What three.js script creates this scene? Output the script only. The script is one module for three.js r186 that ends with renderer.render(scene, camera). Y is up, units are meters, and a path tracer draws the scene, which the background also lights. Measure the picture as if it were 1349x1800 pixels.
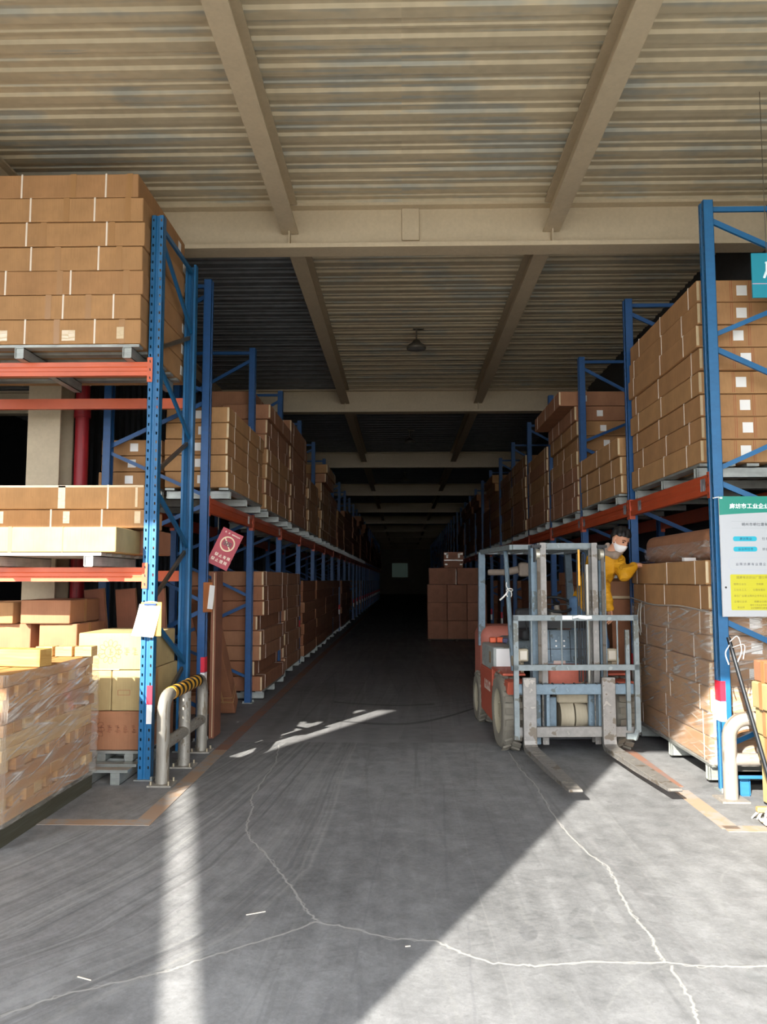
import * as THREE from 'three';
import { mergeGeometries, mergeVertices, toCreasedNormals } from 'three/addons/utils/BufferGeometryUtils.js';
import { RoundedBoxGeometry } from 'three/addons/geometries/RoundedBoxGeometry.js';

// ---------------------------------------------------------------- camera, sky, sun, exposure
const scene = new THREE.Scene();
const camera = new THREE.PerspectiveCamera(65.47, 1349 / 1800, 0.05, 300);
camera.position.set(0, 1.6, 0);
camera.rotation.set(0.085505, 0.023837, 0, 'YXZ');
scene.background = new THREE.Color().setRGB(7.0, 7.3, 7.8);            // bright hazy sky, seen only through the openings
const SUN_AZ = 26 * Math.PI / 180, SUN_EL = 28 * Math.PI / 180;
const sun = new THREE.DirectionalLight(new THREE.Color().setRGB(1, 0.95, 0.86), 16);
sun.position.set(-Math.sin(SUN_AZ) * Math.cos(SUN_EL) * 60, Math.sin(SUN_EL) * 60, Math.cos(SUN_AZ) * Math.cos(SUN_EL) * 60);
sun.target.position.set(0, 0, 0);
sun.castShadow = true;
Object.assign(sun.shadow.camera, { left: -30, right: 30, top: 30, bottom: -30, near: 1, far: 160 });
sun.shadow.mapSize.set(4096, 4096);
scene.add(sun, sun.target);
const renderer = new THREE.WebGLRenderer({ antialias: true });
renderer.toneMapping = THREE.LinearToneMapping;
renderer.toneMappingExposure = 1.15;
renderer.shadowMap.enabled = true;

// ---------------------------------------------------------------- small tools
const PI = Math.PI, V = (x, y, z) => new THREE.Vector3(x, y, z);
let seed = 20240611;
const rnd = () => { seed = (seed + 0x6D2B79F5) | 0; let t = Math.imul(seed ^ (seed >>> 15), 1 | seed); t = (t + Math.imul(t ^ (t >>> 7), 61 | t)) ^ t; return ((t ^ (t >>> 14)) >>> 0) / 4294967296; };
const rr = (a, b) => a + (b - a) * rnd();
const pick = (a) => a[Math.floor(rnd() * a.length)];
const ORD = ['first', 'second', 'third', 'fourth', 'fifth', 'sixth', 'seventh', 'eighth', 'ninth', 'tenth', 'eleventh', 'twelfth', 'thirteenth', 'fourteenth', 'fifteenth', 'sixteenth', 'seventeenth', 'eighteenth', 'nineteenth', 'twentieth'];
const ordinal = (n) => n < 20 ? ORD[n] : n < 29 ? 'twenty-' + ORD[n - 20] : n === 29 ? 'thirtieth' : 'thirty-' + ORD[n - 30];

const taken = {};
function numbered(n) { const k = n.replace(/_\d{3}$/, ''); const c = taken[k] = (taken[k] ?? -1) + 1; return c ? k + '_' + String(c).padStart(3, '0') : k; }
function tag(o, label, category, group) { o.userData.label = label; o.userData.category = category; if (group) o.userData.group = group; return o; }
function thing(name, label, category, pos = [0, 0, 0], turn = 0, group) {
  const o = new THREE.Group(); o.name = numbered(name); scene.add(o);
  o.position.set(...pos); o.rotation.y = turn; return tag(o, label, category, group);
}
const clean = (g) => { let n = g.index ? g.toNonIndexed() : g; for (const k of Object.keys(n.attributes)) if (!['position', 'normal', 'uv'].includes(k)) n.deleteAttribute(k); if (!n.attributes.uv) muv(n); return n; };
function merge(list) { list = Array.isArray(list) ? list.flat(9) : [list]; return list.length === 1 ? list[0] : mergeGeometries(list.map(clean)); }
function part(name, geoms, m, parent) { const o = new THREE.Mesh(merge(geoms), m); o.name = name; parent.add(o); return o; }
function solo(name, geoms, m, label, category, group) { const o = new THREE.Mesh(merge(geoms), m); o.name = numbered(name); scene.add(o); return tag(o, label, category, group); }
function struct(name, geoms, m, label) { const o = new THREE.Mesh(merge(geoms), m); o.name = name; o.userData.kind = 'structure'; if (label) o.userData.label = label; scene.add(o); return o; }
// uv in metres, laid on by the way each face points
function muv(g) {
  const p = g.attributes.position, n = g.attributes.normal, uv = new Float32Array(p.count * 2);
  for (let i = 0; i < p.count; i++) {
    const ax = Math.abs(n.getX(i)), ay = Math.abs(n.getY(i)), az = Math.abs(n.getZ(i)), x = p.getX(i), y = p.getY(i), z = p.getZ(i);
    if (ax >= ay && ax >= az) { uv[2 * i] = z; uv[2 * i + 1] = y; } else if (ay >= az) { uv[2 * i] = x; uv[2 * i + 1] = z; } else { uv[2 * i] = x; uv[2 * i + 1] = y; }
  }
  g.setAttribute('uv', new THREE.BufferAttribute(uv, 2)); return g;
}
const bx = (w, h, d, x = 0, y = 0, z = 0, rx = 0, ry = 0, rz = 0) => { const g = muv(new THREE.BoxGeometry(w, h, d)); if (rx) g.rotateX(rx); if (ry) g.rotateY(ry); if (rz) g.rotateZ(rz); return g.translate(x, y, z); };
const rb = (w, h, d, r, x = 0, y = 0, z = 0, rx = 0, ry = 0, rz = 0, s = 1) => { const g = muv(new RoundedBoxGeometry(w, h, d, s, Math.min(r, w / 2.05, h / 2.05, d / 2.05))); if (rx) g.rotateX(rx); if (ry) g.rotateY(ry); if (rz) g.rotateZ(rz); return g.translate(x, y, z); };
const cy = (r0, r1, h, x = 0, y = 0, z = 0, rx = 0, ry = 0, rz = 0, n = 20) => { const g = new THREE.CylinderGeometry(r0, r1, h, n); if (rx) g.rotateX(rx); if (ry) g.rotateY(ry); if (rz) g.rotateZ(rz); return g.translate(x, y, z); };
function bar(a, b, w, h = w, roll = 0) {   // box beam from point a to point b
  const A = V(...a), B = V(...b), L = A.distanceTo(B), g = muv(new THREE.BoxGeometry(w, h, L));
  if (roll) g.rotateZ(roll);
  const m = new THREE.Matrix4().lookAt(B, A, Math.abs(B.clone().sub(A).normalize().y) > 0.99 ? V(0, 0, 1) : V(0, 1, 0)); g.applyMatrix4(m);
  return g.translate((A.x + B.x) / 2, (A.y + B.y) / 2, (A.z + B.z) / 2);
}
function rod(a, b, r, n = 12) { const A = V(...a), B = V(...b), g = new THREE.CylinderGeometry(r, r, A.distanceTo(B), n); g.applyQuaternion(new THREE.Quaternion().setFromUnitVectors(V(0, 1, 0), B.clone().sub(A).normalize())); return g.translate((A.x + B.x) / 2, (A.y + B.y) / 2, (A.z + B.z) / 2); }
const tube = (pts, r, seg = 40, n = 14, tension = 0.5) => new THREE.TubeGeometry(new THREE.CatmullRomCurve3(pts.map((p) => V(...p)), false, 'catmullrom', tension), seg, r, n);
function pipe(pts, r, bend, n = 18) {      // straight runs with rounded bends
  const P = pts.map((p) => V(...p)), c = new THREE.CurvePath(); let from = P[0];
  for (let i = 1; i < P.length - 1; i++) {
    const a = P[i].clone().add(P[i - 1].clone().sub(P[i]).setLength(bend)), b = P[i].clone().add(P[i + 1].clone().sub(P[i]).setLength(bend));
    c.add(new THREE.LineCurve3(from, a)); c.add(new THREE.QuadraticBezierCurve3(a, P[i], b)); from = b;
  }
  c.add(new THREE.LineCurve3(from, P[P.length - 1]));
  return new THREE.TubeGeometry(c, 90, r, n);
}
const ext = (pts, depth, bevel = 0) => { const s = new THREE.Shape(pts.map((p) => new THREE.Vector2(...p))); return new THREE.ExtrudeGeometry(s, { depth, bevelEnabled: bevel > 0, bevelSize: bevel, bevelThickness: bevel, bevelSegments: 1, steps: 1 }); };

// ---------------------------------------------------------------- textures
const hash = (x, y, s) => { let h = Math.imul(x, 374761393) ^ Math.imul(y, 668265263) ^ Math.imul(s, 2147483647 ^ 0x5bd1e995); h = Math.imul(h ^ (h >>> 13), 1274126177); return ((h ^ (h >>> 16)) >>> 0) / 4294967296; };
function vnoise(x, y, per, s) {            // value noise, repeats every per cells
  const xi = Math.floor(x), yi = Math.floor(y), fx = x - xi, fy = y - yi, u = fx * fx * (3 - 2 * fx), v = fy * fy * (3 - 2 * fy), m = (a) => ((a % per) + per) % per;
  const a = hash(m(xi), m(yi), s), b = hash(m(xi + 1), m(yi), s), c = hash(m(xi), m(yi + 1), s), d = hash(m(xi + 1), m(yi + 1), s);
  return a + (b - a) * u + (c - a) * v + (a - b - c + d) * u * v;
}
function tex(n, fn, repeat = 1, srgb = true, my = n) {   // fn(u, v, i, j) -> value or [r, g, b] in 0..1
  const d = new Uint8Array(n * my * 4);
  for (let j = 0; j < my; j++) for (let i = 0; i < n; i++) {
    const c = fn(i / n, j / my, i, j), k = 4 * (j * n + i), a = typeof c === 'number';
    d[k] = 255 * Math.min(1, Math.max(0, a ? c : c[0])); d[k + 1] = 255 * Math.min(1, Math.max(0, a ? c : c[1])); d[k + 2] = 255 * Math.min(1, Math.max(0, a ? c : c[2])); d[k + 3] = 255;
  }
  const t = new THREE.DataTexture(d, n, my); t.magFilter = THREE.LinearFilter; t.minFilter = THREE.LinearMipmapLinearFilter; t.generateMipmaps = true;
  t.wrapS = t.wrapT = THREE.RepeatWrapping; t.repeat.set(repeat, repeat); if (srgb) t.colorSpace = THREE.SRGBColorSpace; t.needsUpdate = true; return t;
}
const fbm = (u, v, f, s, o = 4) => { let a = 0, w = 0.5, t = 0; for (let k = 0; k < o; k++) { a += w * vnoise(u * f, v * f, f, s + k); t += w; w *= 0.55; f *= 2; } return a / t; };
const T = {
  card: tex(512, (u, v) => 0.9 + 0.1 * (fbm(u, v, 5, 11) - 0.5) * 2 + 0.05 * (vnoise(u * 256, v * 6, 256, 5) - 0.5) - (vnoise(u * 20, v * 20, 20, 91) > 0.965 ? 0.1 : 0)),
  paint: tex(512, (u, v) => { const n = fbm(u, v, 6, 31), s = vnoise(u * 3, v * 60, 60, 7); return 0.93 + 0.1 * (n - 0.5) + 0.04 * (s - 0.5); }),
  worn: tex(512, (u, v) => { const n = fbm(u, v, 10, 41), k = fbm(u, v, 26, 57), g = n * 0.65 + k * 0.35; if (g > 0.645) return [0.7, 0.66, 0.61]; if (g > 0.62) return [0.78, 0.76, 0.73]; if (g < 0.33) return [0.98, 0.97, 0.95]; return 0.86 + 0.16 * (n - 0.5) + 0.16 * (k - 0.5); }),
  dusty: tex(512, (u, v) => { const n = fbm(u, v, 4, 71), k = fbm(u, v, 40, 77), c = 0.9 + 0.1 * (n - 0.5) + 0.06 * (k - 0.5); return [c, c * 0.985, c * 0.96]; }),
  galv: tex(512, (u, v) => 0.86 + 0.2 * (fbm(u, v, 14, 83, 3) - 0.5) + 0.07 * (vnoise(u * 4, v * 120, 120, 3) - 0.5)),
  wood: tex(512, (u, v) => { const w = vnoise(u * 4, v * 40, 40, 19) * 0.5 + vnoise(u * 8, v * 160, 160, 23) * 0.3, k = vnoise(u * 9, v * 9, 9, 29) > 0.93 ? 0.16 : 0; return [0.98 - 0.24 * w - k, 0.95 - 0.34 * w - k, 0.88 - 0.46 * w - k]; }),
  deck: tex(1024, (u, v, i, j) => {        // galvanised sheet under thin cream paint, stained in streaks along the ribs
    const streak = vnoise(u * 5, v * 130, 130, 13), blot = fbm(u, v, 9, 17), spot = fbm(u, v, 60, 27, 2), bare = blot * 0.6 + streak * 0.4;
    const c = 0.93 + 0.09 * (streak - 0.5) + 0.08 * (spot - 0.5), g = Math.min(1, Math.max(0, (bare - 0.52) * 5));
    return [c * (1 - 0.16 * g), c * (0.985 - 0.1 * g), c * (0.95 - 0.01 * g)];
  }),
  streak: tex(1024, (u, v) => { // stretch film: thin milky pleats in two slants
    const a = Math.pow(vnoise(u * 5 + v * 3, v * 90 - u * 22, 4096, 3), 5), b = Math.pow(vnoise(u * 4 - v * 2, v * 60 + u * 9, 4096, 8), 6), c = fbm(u, v, 7, 12), d = Math.pow(vnoise(u * 6 + 9, v * 170 - u * 44, 4096, 21), 6);
    return 0.07 + 0.1 * c + (0.75 * a + 0.7 * b + 0.45 * d) * (0.35 + c); }, 1, false),
  grain: tex(512, (u, v) => fbm(u, v, 48, 63, 3), 1, false),
  film: tex(512, (u, v) => { const a = vnoise(u * 6 + v * 20, v * 70 - u * 8, 512, 3), b = vnoise(u * 10 - v * 6, v * 90 + u * 14, 512, 8), c = fbm(u, v, 9, 12); return 0.45 * a + 0.35 * b + 0.4 * (c - 0.3); }, 1, false),
};
const rep = (t, x, y = x) => { const c = t.clone(); c.repeat.set(x, y); c.needsUpdate = true; return c; };
const mat = (color, o = {}) => new THREE.MeshStandardMaterial({ color, roughness: 0.7, ...o });
const M = {
  cardA: mat('#c0915f', { map: T.card, roughness: 0.85 }), cardB: mat('#bb8b5b', { map: T.card, roughness: 0.85 }), cardC: mat('#b07b58', { map: T.card, roughness: 0.85 }),
  cardD: mat('#a56d4c', { map: T.card, roughness: 0.85 }), cardY: mat('#c3ab77', { map: T.card, roughness: 0.85 }), cardP: mat('#bd8468', { map: T.card, roughness: 0.85 }), cardR: mat('#8e5a42', { map: T.card, roughness: 0.85 }),
  tapeTan: mat('#a3794c', { roughness: 0.35 }), tapeClear: new THREE.MeshPhysicalMaterial({ color: '#cfb892', roughness: 0.2, clearcoat: 0.6, clearcoatRoughness: 0.2, bumpMap: T.film, bumpScale: 0.004 }),
  strap: mat('#e6d8c4', { roughness: 0.5 }), paper: mat('#eceae4', { roughness: 0.8 }), print: mat('#9a5238', { roughness: 0.8 }),
  blueA: mat('#1f6899', { map: T.paint, roughness: 0.45 }), blueB: mat('#185086', { map: T.paint, roughness: 0.45 }),
  orange: mat('#d8663f', { map: T.paint, roughness: 0.42 }), orangeB: mat('#c4532f', { map: T.paint, roughness: 0.45 }),
  brace: mat('#8a8070', { map: T.galv, roughness: 0.4, metalness: 0.6 }), steel: mat('#b9bdb6', { map: T.galv, roughness: 0.45, metalness: 0.5 }),
  galv: mat('#b4aea2', { map: T.worn, roughness: 0.5, metalness: 0.35 }), bolt: mat('#c0b49a', { roughness: 0.4, metalness: 0.7 }),
  red: mat('#d01f38', { roughness: 0.5 }), white: mat('#eeece8', { roughness: 0.55 }), black: mat('#17181a', { roughness: 0.6 }), yellow: mat('#dba235', { roughness: 0.55 }),
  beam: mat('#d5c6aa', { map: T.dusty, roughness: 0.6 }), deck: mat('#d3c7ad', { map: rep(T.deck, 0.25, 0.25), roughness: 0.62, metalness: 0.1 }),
  deckGrey: mat('#8f9293', { map: rep(T.galv, 0.6), roughness: 0.5, metalness: 0.35 }), cladding: mat('#3a3d40', { map: T.galv, roughness: 0.6 }),
  plaster: mat('#b9b3a4', { map: T.dusty, roughness: 0.9 }), wood: mat('#c39a66', { map: T.wood, roughness: 0.8 }), pine: mat('#d0b274', { map: T.wood, roughness: 0.75 }), pinePale: mat('#d8c199', { map: T.wood, roughness: 0.8 }),
  film: new THREE.MeshPhysicalMaterial({ color: '#d9d2c8', transparent: true, alphaMap: rep(T.streak, 0.8), roughness: 0.16, clearcoat: 0.5, bumpMap: rep(T.streak, 0.8), bumpScale: 0.01, side: THREE.DoubleSide }),
};
// ---------------------------------------------------------------- the building
// near floor slab: bare concrete with filled cracks, tyre dust and scuffs
function slabTexture() {
  const N = 2048, X0 = -4.2, XW = 8.4, Z0 = -8.05, ZW = 8.55, c = document.createElement('canvas'); c.width = c.height = N;
  const g = c.getContext('2d'), im = g.createImageData(N, N);
  for (let j = 0; j < N; j++) for (let i = 0; i < N; i++) {
    const u = i / N, v = j / N, a = fbm(u, v, 7, 101, 4), b = fbm(u, v, 90, 131, 3), k = vnoise(u * 600, v * 600, 600, 7), s = vnoise(u * 140, v * 9, 140, 61), q = hash(i, j, 5);
    let t = 0.655 + 0.24 * (a - 0.5) + 0.16 * (b - 0.5) + 0.055 * (k - 0.5) + 0.05 * (s - 0.5) + 0.05 * (q - 0.5);
    if (k > 0.9 && b > 0.5) t -= 0.06;
    const o = 4 * (j * N + i); im.data[o] = 255 * t; im.data[o + 1] = 255 * t * 1.0; im.data[o + 2] = 255 * t * 1.0; im.data[o + 3] = 255;
  }
  g.putImageData(im, 0, 0);
  const px = (x) => (x - X0) / XW * N, pz = (z) => (z - Z0) / ZW * N; g.lineCap = g.lineJoin = 'round';
  function stroke(pts, w, col, alpha, jit = 0, sub = 1) {
    g.strokeStyle = col; g.globalAlpha = alpha; g.lineWidth = w; g.beginPath();
    for (let i = 0; i < pts.length - 1; i++) for (let k = 0; k < sub; k++) {
      const t = k / sub, x = px(pts[i][0] + (pts[i + 1][0] - pts[i][0]) * t) + rr(-jit, jit), y = pz(pts[i][1] + (pts[i + 1][1] - pts[i][1]) * t) + rr(-jit, jit);
      i + k ? g.lineTo(x, y) : g.moveTo(x, y);
    }
    g.lineTo(px(pts.at(-1)[0]), pz(pts.at(-1)[1])); g.stroke();
  }
  // tyre dust, swept in from the left towards the aisle
  for (let k = 0; k < 130; k++) {
    const o = rr(-1.0, 1.1), wob = rr(-0.08, 0.08);
    stroke([[-2.6 + o, -2.9 + o * 0.2], [-1.84 + o, -3.73 + wob], [-1.5 + o * 0.9, -4.6], [-1.3 + o * 0.75, -5.6 + wob], [-1.15 + o * 0.6, -6.7], [-1.0 + o * 0.5, -8.05]], rr(1, 7), rnd() < 0.62 ? '#dedcd8' : '#626263', rr(0.05, 0.22), 1.5, 10);
  }
  for (let k = 0; k < 150; k++) { const o = rr(-0.9, 1.5), e = rr(-0.25, 0.25), z0 = rr(-7, 0); stroke([[o, z0], [o + e * 0.5, z0 - 1.2], [o + e, z0 - rr(1.6, 3)]], rr(1, 6), rnd() < 0.55 ? '#cbcac7' : '#5c5c5d', rr(0.03, 0.12), 1.2, 8); }
  for (let k = 0; k < 60; k++) { const x = rr(0.3, 2.6), z = rr(-6, -2.5), r = rr(0.3, 1.2), a0 = rr(0, 6.28); const p = []; for (let i = 0; i < 8; i++) p.push([x + r * Math.cos(a0 + i * 0.12), z + r * Math.sin(a0 + i * 0.12)]); stroke(p, rr(1, 4), '#dedcd8', rr(0.05, 0.18), 1, 6); }
  for (const x of [-0.55, -0.35, 0.35, 0.55, 0.72]) for (let k = 0; k < 70; k++) { const z = -3.4 - k * 0.065; stroke([[x + rr(-0.05, 0.05), z], [x + rr(0.02, 0.12), z - 0.03]], rr(2, 4), '#5b5b5c', 0.13); }
  // dark greasy patches
  for (let k = 0; k < 40; k++) { g.globalAlpha = rr(0.05, 0.16); g.fillStyle = '#4c4d4e'; g.beginPath(); g.ellipse(px(rr(0.2, 2.4)), pz(rr(-6.5, -2.6)), rr(4, 22), rr(3, 12), rr(0, 3), 0, 7); g.fill(); }
  // cracks filled with pale mortar
  const cracks = [
    [[-1.49, -3.05], [-1.32, -3.2], [-1.08, -3.34], [-0.96, -3.41], [-0.82, -3.54], [-0.61, -3.7], [-0.41, -3.89], [-0.26, -3.83], [-0.05, -3.72], [0.15, -3.7], [0.25, -3.59], [0.38, -3.5], [0.55, -3.48], [0.79, -3.52], [1.1, -3.52], [1.25, -3.49], [1.52, -3.5], [2.3, -3.62]],
    [[-0.41, -3.9], [-0.47, -4.02], [-0.58, -4.3], [-0.69, -4.55], [-0.79, -4.77], [-0.95, -5.08], [-1.02, -5.3], [-1.06, -5.76], [-1.12, -5.97], [-1.12, -6.47], [-1.12, -7.16], [-1.21, -7.89]],
    [[1.1, -3.52], [1.1, -3.64], [1.12, -3.8], [1.1, -4.02], [1.12, -4.3], [1.15, -4.63], [1.09, -4.86], [1.04, -5.29], [1.03, -5.8], [1.04, -6.35], [1, -7], [0.99, -7.68]],
    [[1.11, -3.49], [1.1, -3.21], [1.07, -3.06], [1.0, -2.4]]];
  cracks.forEach((p, i) => { const w = [2.6, 2.2, 2.4, 2][i]; stroke(p, w + 1.5, '#8f8e8b', 0.5, 2.2, 7); stroke(p, w, '#e9e6df', 0.75, 1.8, 7); stroke(p, w * 0.7, '#f2efe8', 0.6, 3.2, 9); });
  for (const x of [-0.62, 0.42]) stroke([[x, -2.5], [x * 0.9, -5], [x * 0.92, -7.6]], 1.5, '#d8d6d2', 0.2, 1, 12);
  stroke([[-4.2, -8.03], [4.2, -8.03]], 3, '#c9c7c2', 0.6, 0.5, 60);
  g.globalAlpha = 1; const t = new THREE.CanvasTexture(c); t.colorSpace = THREE.SRGBColorSpace; t.anisotropy = 8; return t;
}
function aisleTexture() {                  // second slab, 8 m: tyre streaks along the aisle and black skid marks
  const N = 1024, c = document.createElement('canvas'); c.width = c.height = N; const g = c.getContext('2d'), im = g.createImageData(N, N);
  for (let j = 0; j < N; j++) for (let i = 0; i < N; i++) { const u = i / N, v = j / N, t = 0.6 + 0.15 * (fbm(u, v, 6, 301) - 0.5) + 0.1 * (fbm(u, v, 80, 311, 3) - 0.5) + 0.1 * (vnoise(u * 90, v * 4, 90, 5) - 0.5), o = 4 * (j * N + i); im.data[o] = im.data[o + 1] = im.data[o + 2] = 255 * t; im.data[o + 3] = 255; }
  g.putImageData(im, 0, 0); g.lineCap = 'round'; const px = (x) => (x + 4.2) / 8.4 * N, pz = (z) => (z + 16.05) / 8 * N;
  const go = (p, w, col, a) => { g.strokeStyle = col; g.globalAlpha = a; g.lineWidth = w; g.beginPath(); g.moveTo(px(p[0][0]), pz(p[0][1])); for (let i = 1; i < p.length - 1; i++) g.quadraticCurveTo(px(p[i][0]), pz(p[i][1]), px((p[i][0] + p[i + 1][0]) / 2), pz((p[i][1] + p[i + 1][1]) / 2)); g.lineTo(px(p.at(-1)[0]), pz(p.at(-1)[1])); g.stroke(); };
  for (let k = 0; k < 160; k++) { const x = rr(-1.5, 2), e = rr(-0.25, 0.25), z = rr(-15, -8); go([[x, z], [x + e * 0.4, z - 1], [x + e, z - rr(1.5, 3)]], rr(1, 4), rnd() < 0.6 ? '#cfcecb' : '#4a4a4b', rr(0.05, 0.2)); }
  for (let k = 0; k < 5; k++) { go([[-0.75, -9.3 + k * 0.02], [-0.18, -9.0 + k * 0.02], [0.34, -9.3 + k * 0.025], [1.03, -10.4]], 3, '#2e2e2f', 0.35); go([[-0.9, -10.7 + k * 0.02], [-0.2, -10.36 + k * 0.02], [0.4, -10.55 + k * 0.02]], 3, '#2e2e2f', 0.35); }
  for (let k = 0; k < 4; k++) go([[0.3, -9.6 - k * 0.3], [0.8, -9.9 - k * 0.35], [1.2, -11]], 4, '#39393a', 0.2);
  g.globalAlpha = 1; const t = new THREE.CanvasTexture(c); t.colorSpace = THREE.SRGBColorSpace; return t;
}
const floorNoise = tex(1024, (u, v) => { const a = fbm(u, v, 6, 151), b = fbm(u, v, 80, 163, 3), s = vnoise(u * 70, v * 4, 70, 9), c = 0.6 + 0.16 * (a - 0.5) + 0.12 * (b - 0.5) + 0.11 * (s - 0.5); return [c, c * 0.998, c * 0.99]; });
const concrete = mat('#b0b1b2', { map: slabTexture(), roughness: 0.75, bumpMap: rep(T.grain, 5), bumpScale: 0.0015 });
const concreteFar = mat('#c4c4c5', { map: rep(floorNoise, 0.22), roughness: 0.62 });
const yardMat = mat('#d8d4cb', { map: rep(floorNoise, 0.12), roughness: 0.9 });
{
  const near = new THREE.BoxGeometry(8.4, 0.25, 8.55), n = near.attributes.normal, p = near.attributes.position, uv = near.attributes.uv;
  for (let i = 0; i < p.count; i++) if (n.getY(i) > 0.5) uv.setXY(i, (p.getX(i) + 4.2) / 8.4, 1 - (p.getZ(i) + 4.275) / 8.55);
  near.translate(0, -0.125, 0.5 - 4.275);
  const floor = new THREE.Group(); floor.name = 'floor'; floor.userData = { kind: 'structure', label: 'grey concrete warehouse floor with pale filled cracks' }; scene.add(floor);
  part('concrete_slab', near, concrete, floor);
  const mid = new THREE.BoxGeometry(8.4, 0.25, 8), mn = mid.attributes.normal, mp = mid.attributes.position, mu = mid.attributes.uv;
  for (let i = 0; i < mp.count; i++) if (mn.getY(i) > 0.5) mu.setXY(i, (mp.getX(i) + 4.2) / 8.4, 1 - (mp.getZ(i) + 4) / 8);
  part('concrete_slab', mid.translate(0, -0.125, -12.05), mat('#c4c4c5', { map: aisleTexture(), roughness: 0.62 }), floor);
  part('concrete_slab', bx(8.4, 0.25, 76.95, 0, -0.125, -16.05 - 38.475), concreteFar, floor);
  for (const s of [-1, 1]) part('concrete_slab', bx(5.1, 0.25, 93.5, s * 6.75, -0.125, 0.5 - 46.75), concreteFar, floor);
}
struct('floor_yard', bx(90, 0.25, 60, 0, -0.13, 30.5), yardMat, 'sunlit pale concrete yard outside the doorway');
// roof deck of ribbed sheet, ribs across the aisle
{
  const P = 0.31, zs = [], y0 = 5.47, H = 0.022;
  for (let k = 0; k * P < 93.3; k++) { const z = 0.8 - k * P; zs.push([z, y0], [z - 0.1, y0], [z - 0.122, y0 + H], [z - 0.185, y0 + H], [z - 0.195, y0 + H - 0.012], [z - 0.215, y0 + H - 0.012], [z - 0.225, y0 + H], [z - 0.288, y0 + H]); }
  zs.push([-92.6, y0]);
  const sheet = (x0, x1, zA, zB) => {
    const pos = [], uv = []; let s = 0;
    for (let i = 0; i + 1 < zs.length; i++) {
      const [za, ya] = zs[i], [zb, yb] = zs[i + 1], l = Math.hypot(za - zb, ya - yb);
      if (za <= zA + 1e-6 && za > zB + 1e-6) for (const [x, z, y, v] of [[x0, za, ya, s], [x0, zb, yb, s + l], [x1, zb, yb, s + l], [x0, za, ya, s], [x1, zb, yb, s + l], [x1, za, ya, s]]) { pos.push(x, y, z); uv.push(x, v); }
      s += l;
    }
    const g = new THREE.BufferGeometry(); g.setAttribute('position', new THREE.Float32BufferAttribute(pos, 3)); g.setAttribute('uv', new THREE.Float32BufferAttribute(uv, 2)); g.computeVertexNormals(); return g;
  };
  const ceiling = new THREE.Group(); ceiling.name = 'ceiling'; ceiling.userData = { kind: 'structure', label: 'ribbed steel roof deck, cream near the doorway and darker grey deeper in' }; scene.add(ceiling);
  const zj = (z) => 0.8 - Math.round((0.8 - z) / P) * P;
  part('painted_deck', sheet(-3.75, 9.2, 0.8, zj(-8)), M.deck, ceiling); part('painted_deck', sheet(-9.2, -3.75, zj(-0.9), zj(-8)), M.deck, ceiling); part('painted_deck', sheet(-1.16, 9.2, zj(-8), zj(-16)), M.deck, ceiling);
  part('grey_deck', sheet(-9.2, -1.16, zj(-8), zj(-16)), M.deckGrey, ceiling); part('grey_deck', sheet(-9.2, 9.2, zj(-16), -99), M.deckGrey, ceiling);  // darker grey deck: left bay first, then the whole width
  part('roof_slab', [bx(13.05, 0.2, 93.6, 2.775, 5.66, 0.85 - 46.8), bx(5.55, 0.2, 91.9, -6.525, 5.66, -0.85 - 45.95)], M.plaster, ceiling);   // the left bay of the roof starts further in
}
// main roof beams across the aisle, one every 8 m
for (let k = 0; k <= 11; k++) {
  const z = -8 * k, o = new THREE.Group(); o.name = 'trim_' + (k + 1); o.userData = { kind: 'structure', label: ordinal(k) + ' deep cream steel roof beam spanning the aisle, counted from the doorway' }; scene.add(o); o.position.set(0, 0, z);
  const bl = k ? 18.4 : 12.9, bc = k ? 0 : 2.75;
  part('beam_web', bx(bl, 0.42, 0.03, bc, 5.26, 0), M.beam, o);
  part('bottom_flange', bx(bl, 0.045, 0.24, bc, 5.0225, 0), M.beam, o);
  part('top_flange', bx(bl, 0.03, 0.24, bc, 5.455, 0), M.beam, o);
  if (k === 1) { part('patch_plate', rb(0.18, 0.34, 0.03, 0.006, 0.09, 5.27, 0.03), M.beam, o); }
  for (const x of [-6.35, -3.75, -1.16, 1.54, 4.15, 6.75].slice(k ? 0 : 2)) part('stiffener', bx(0.012, 0.14, 0.11, x, 5.11, 0.06), M.beam, o);
}
// lengthwise roof beams between them
let tn = 12;
[-6.35, -3.75, -1.16, 1.54, 4.15, 6.75].forEach((x, c) => {
  for (let k = 0; k < 11; k++) {
    const o = new THREE.Group(); o.name = 'trim_' + (++tn); o.userData = { kind: 'structure' }; scene.add(o); o.position.set(x, 0, -8 * k - 4); if (!c && !k) { o.scale.z = 0.88; o.position.z = -4.48; }
    part('bottom_flange', bx(0.17, 0.02, 7.95, 0, 5.19, 0), M.beam, o); part('beam_web', bx(0.02, 0.24, 7.96, 0, 5.32, 0), M.beam, o); part('top_flange', bx(0.17, 0.02, 7.7, 0, 5.45, 0), M.beam, o);
  }
});
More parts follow.
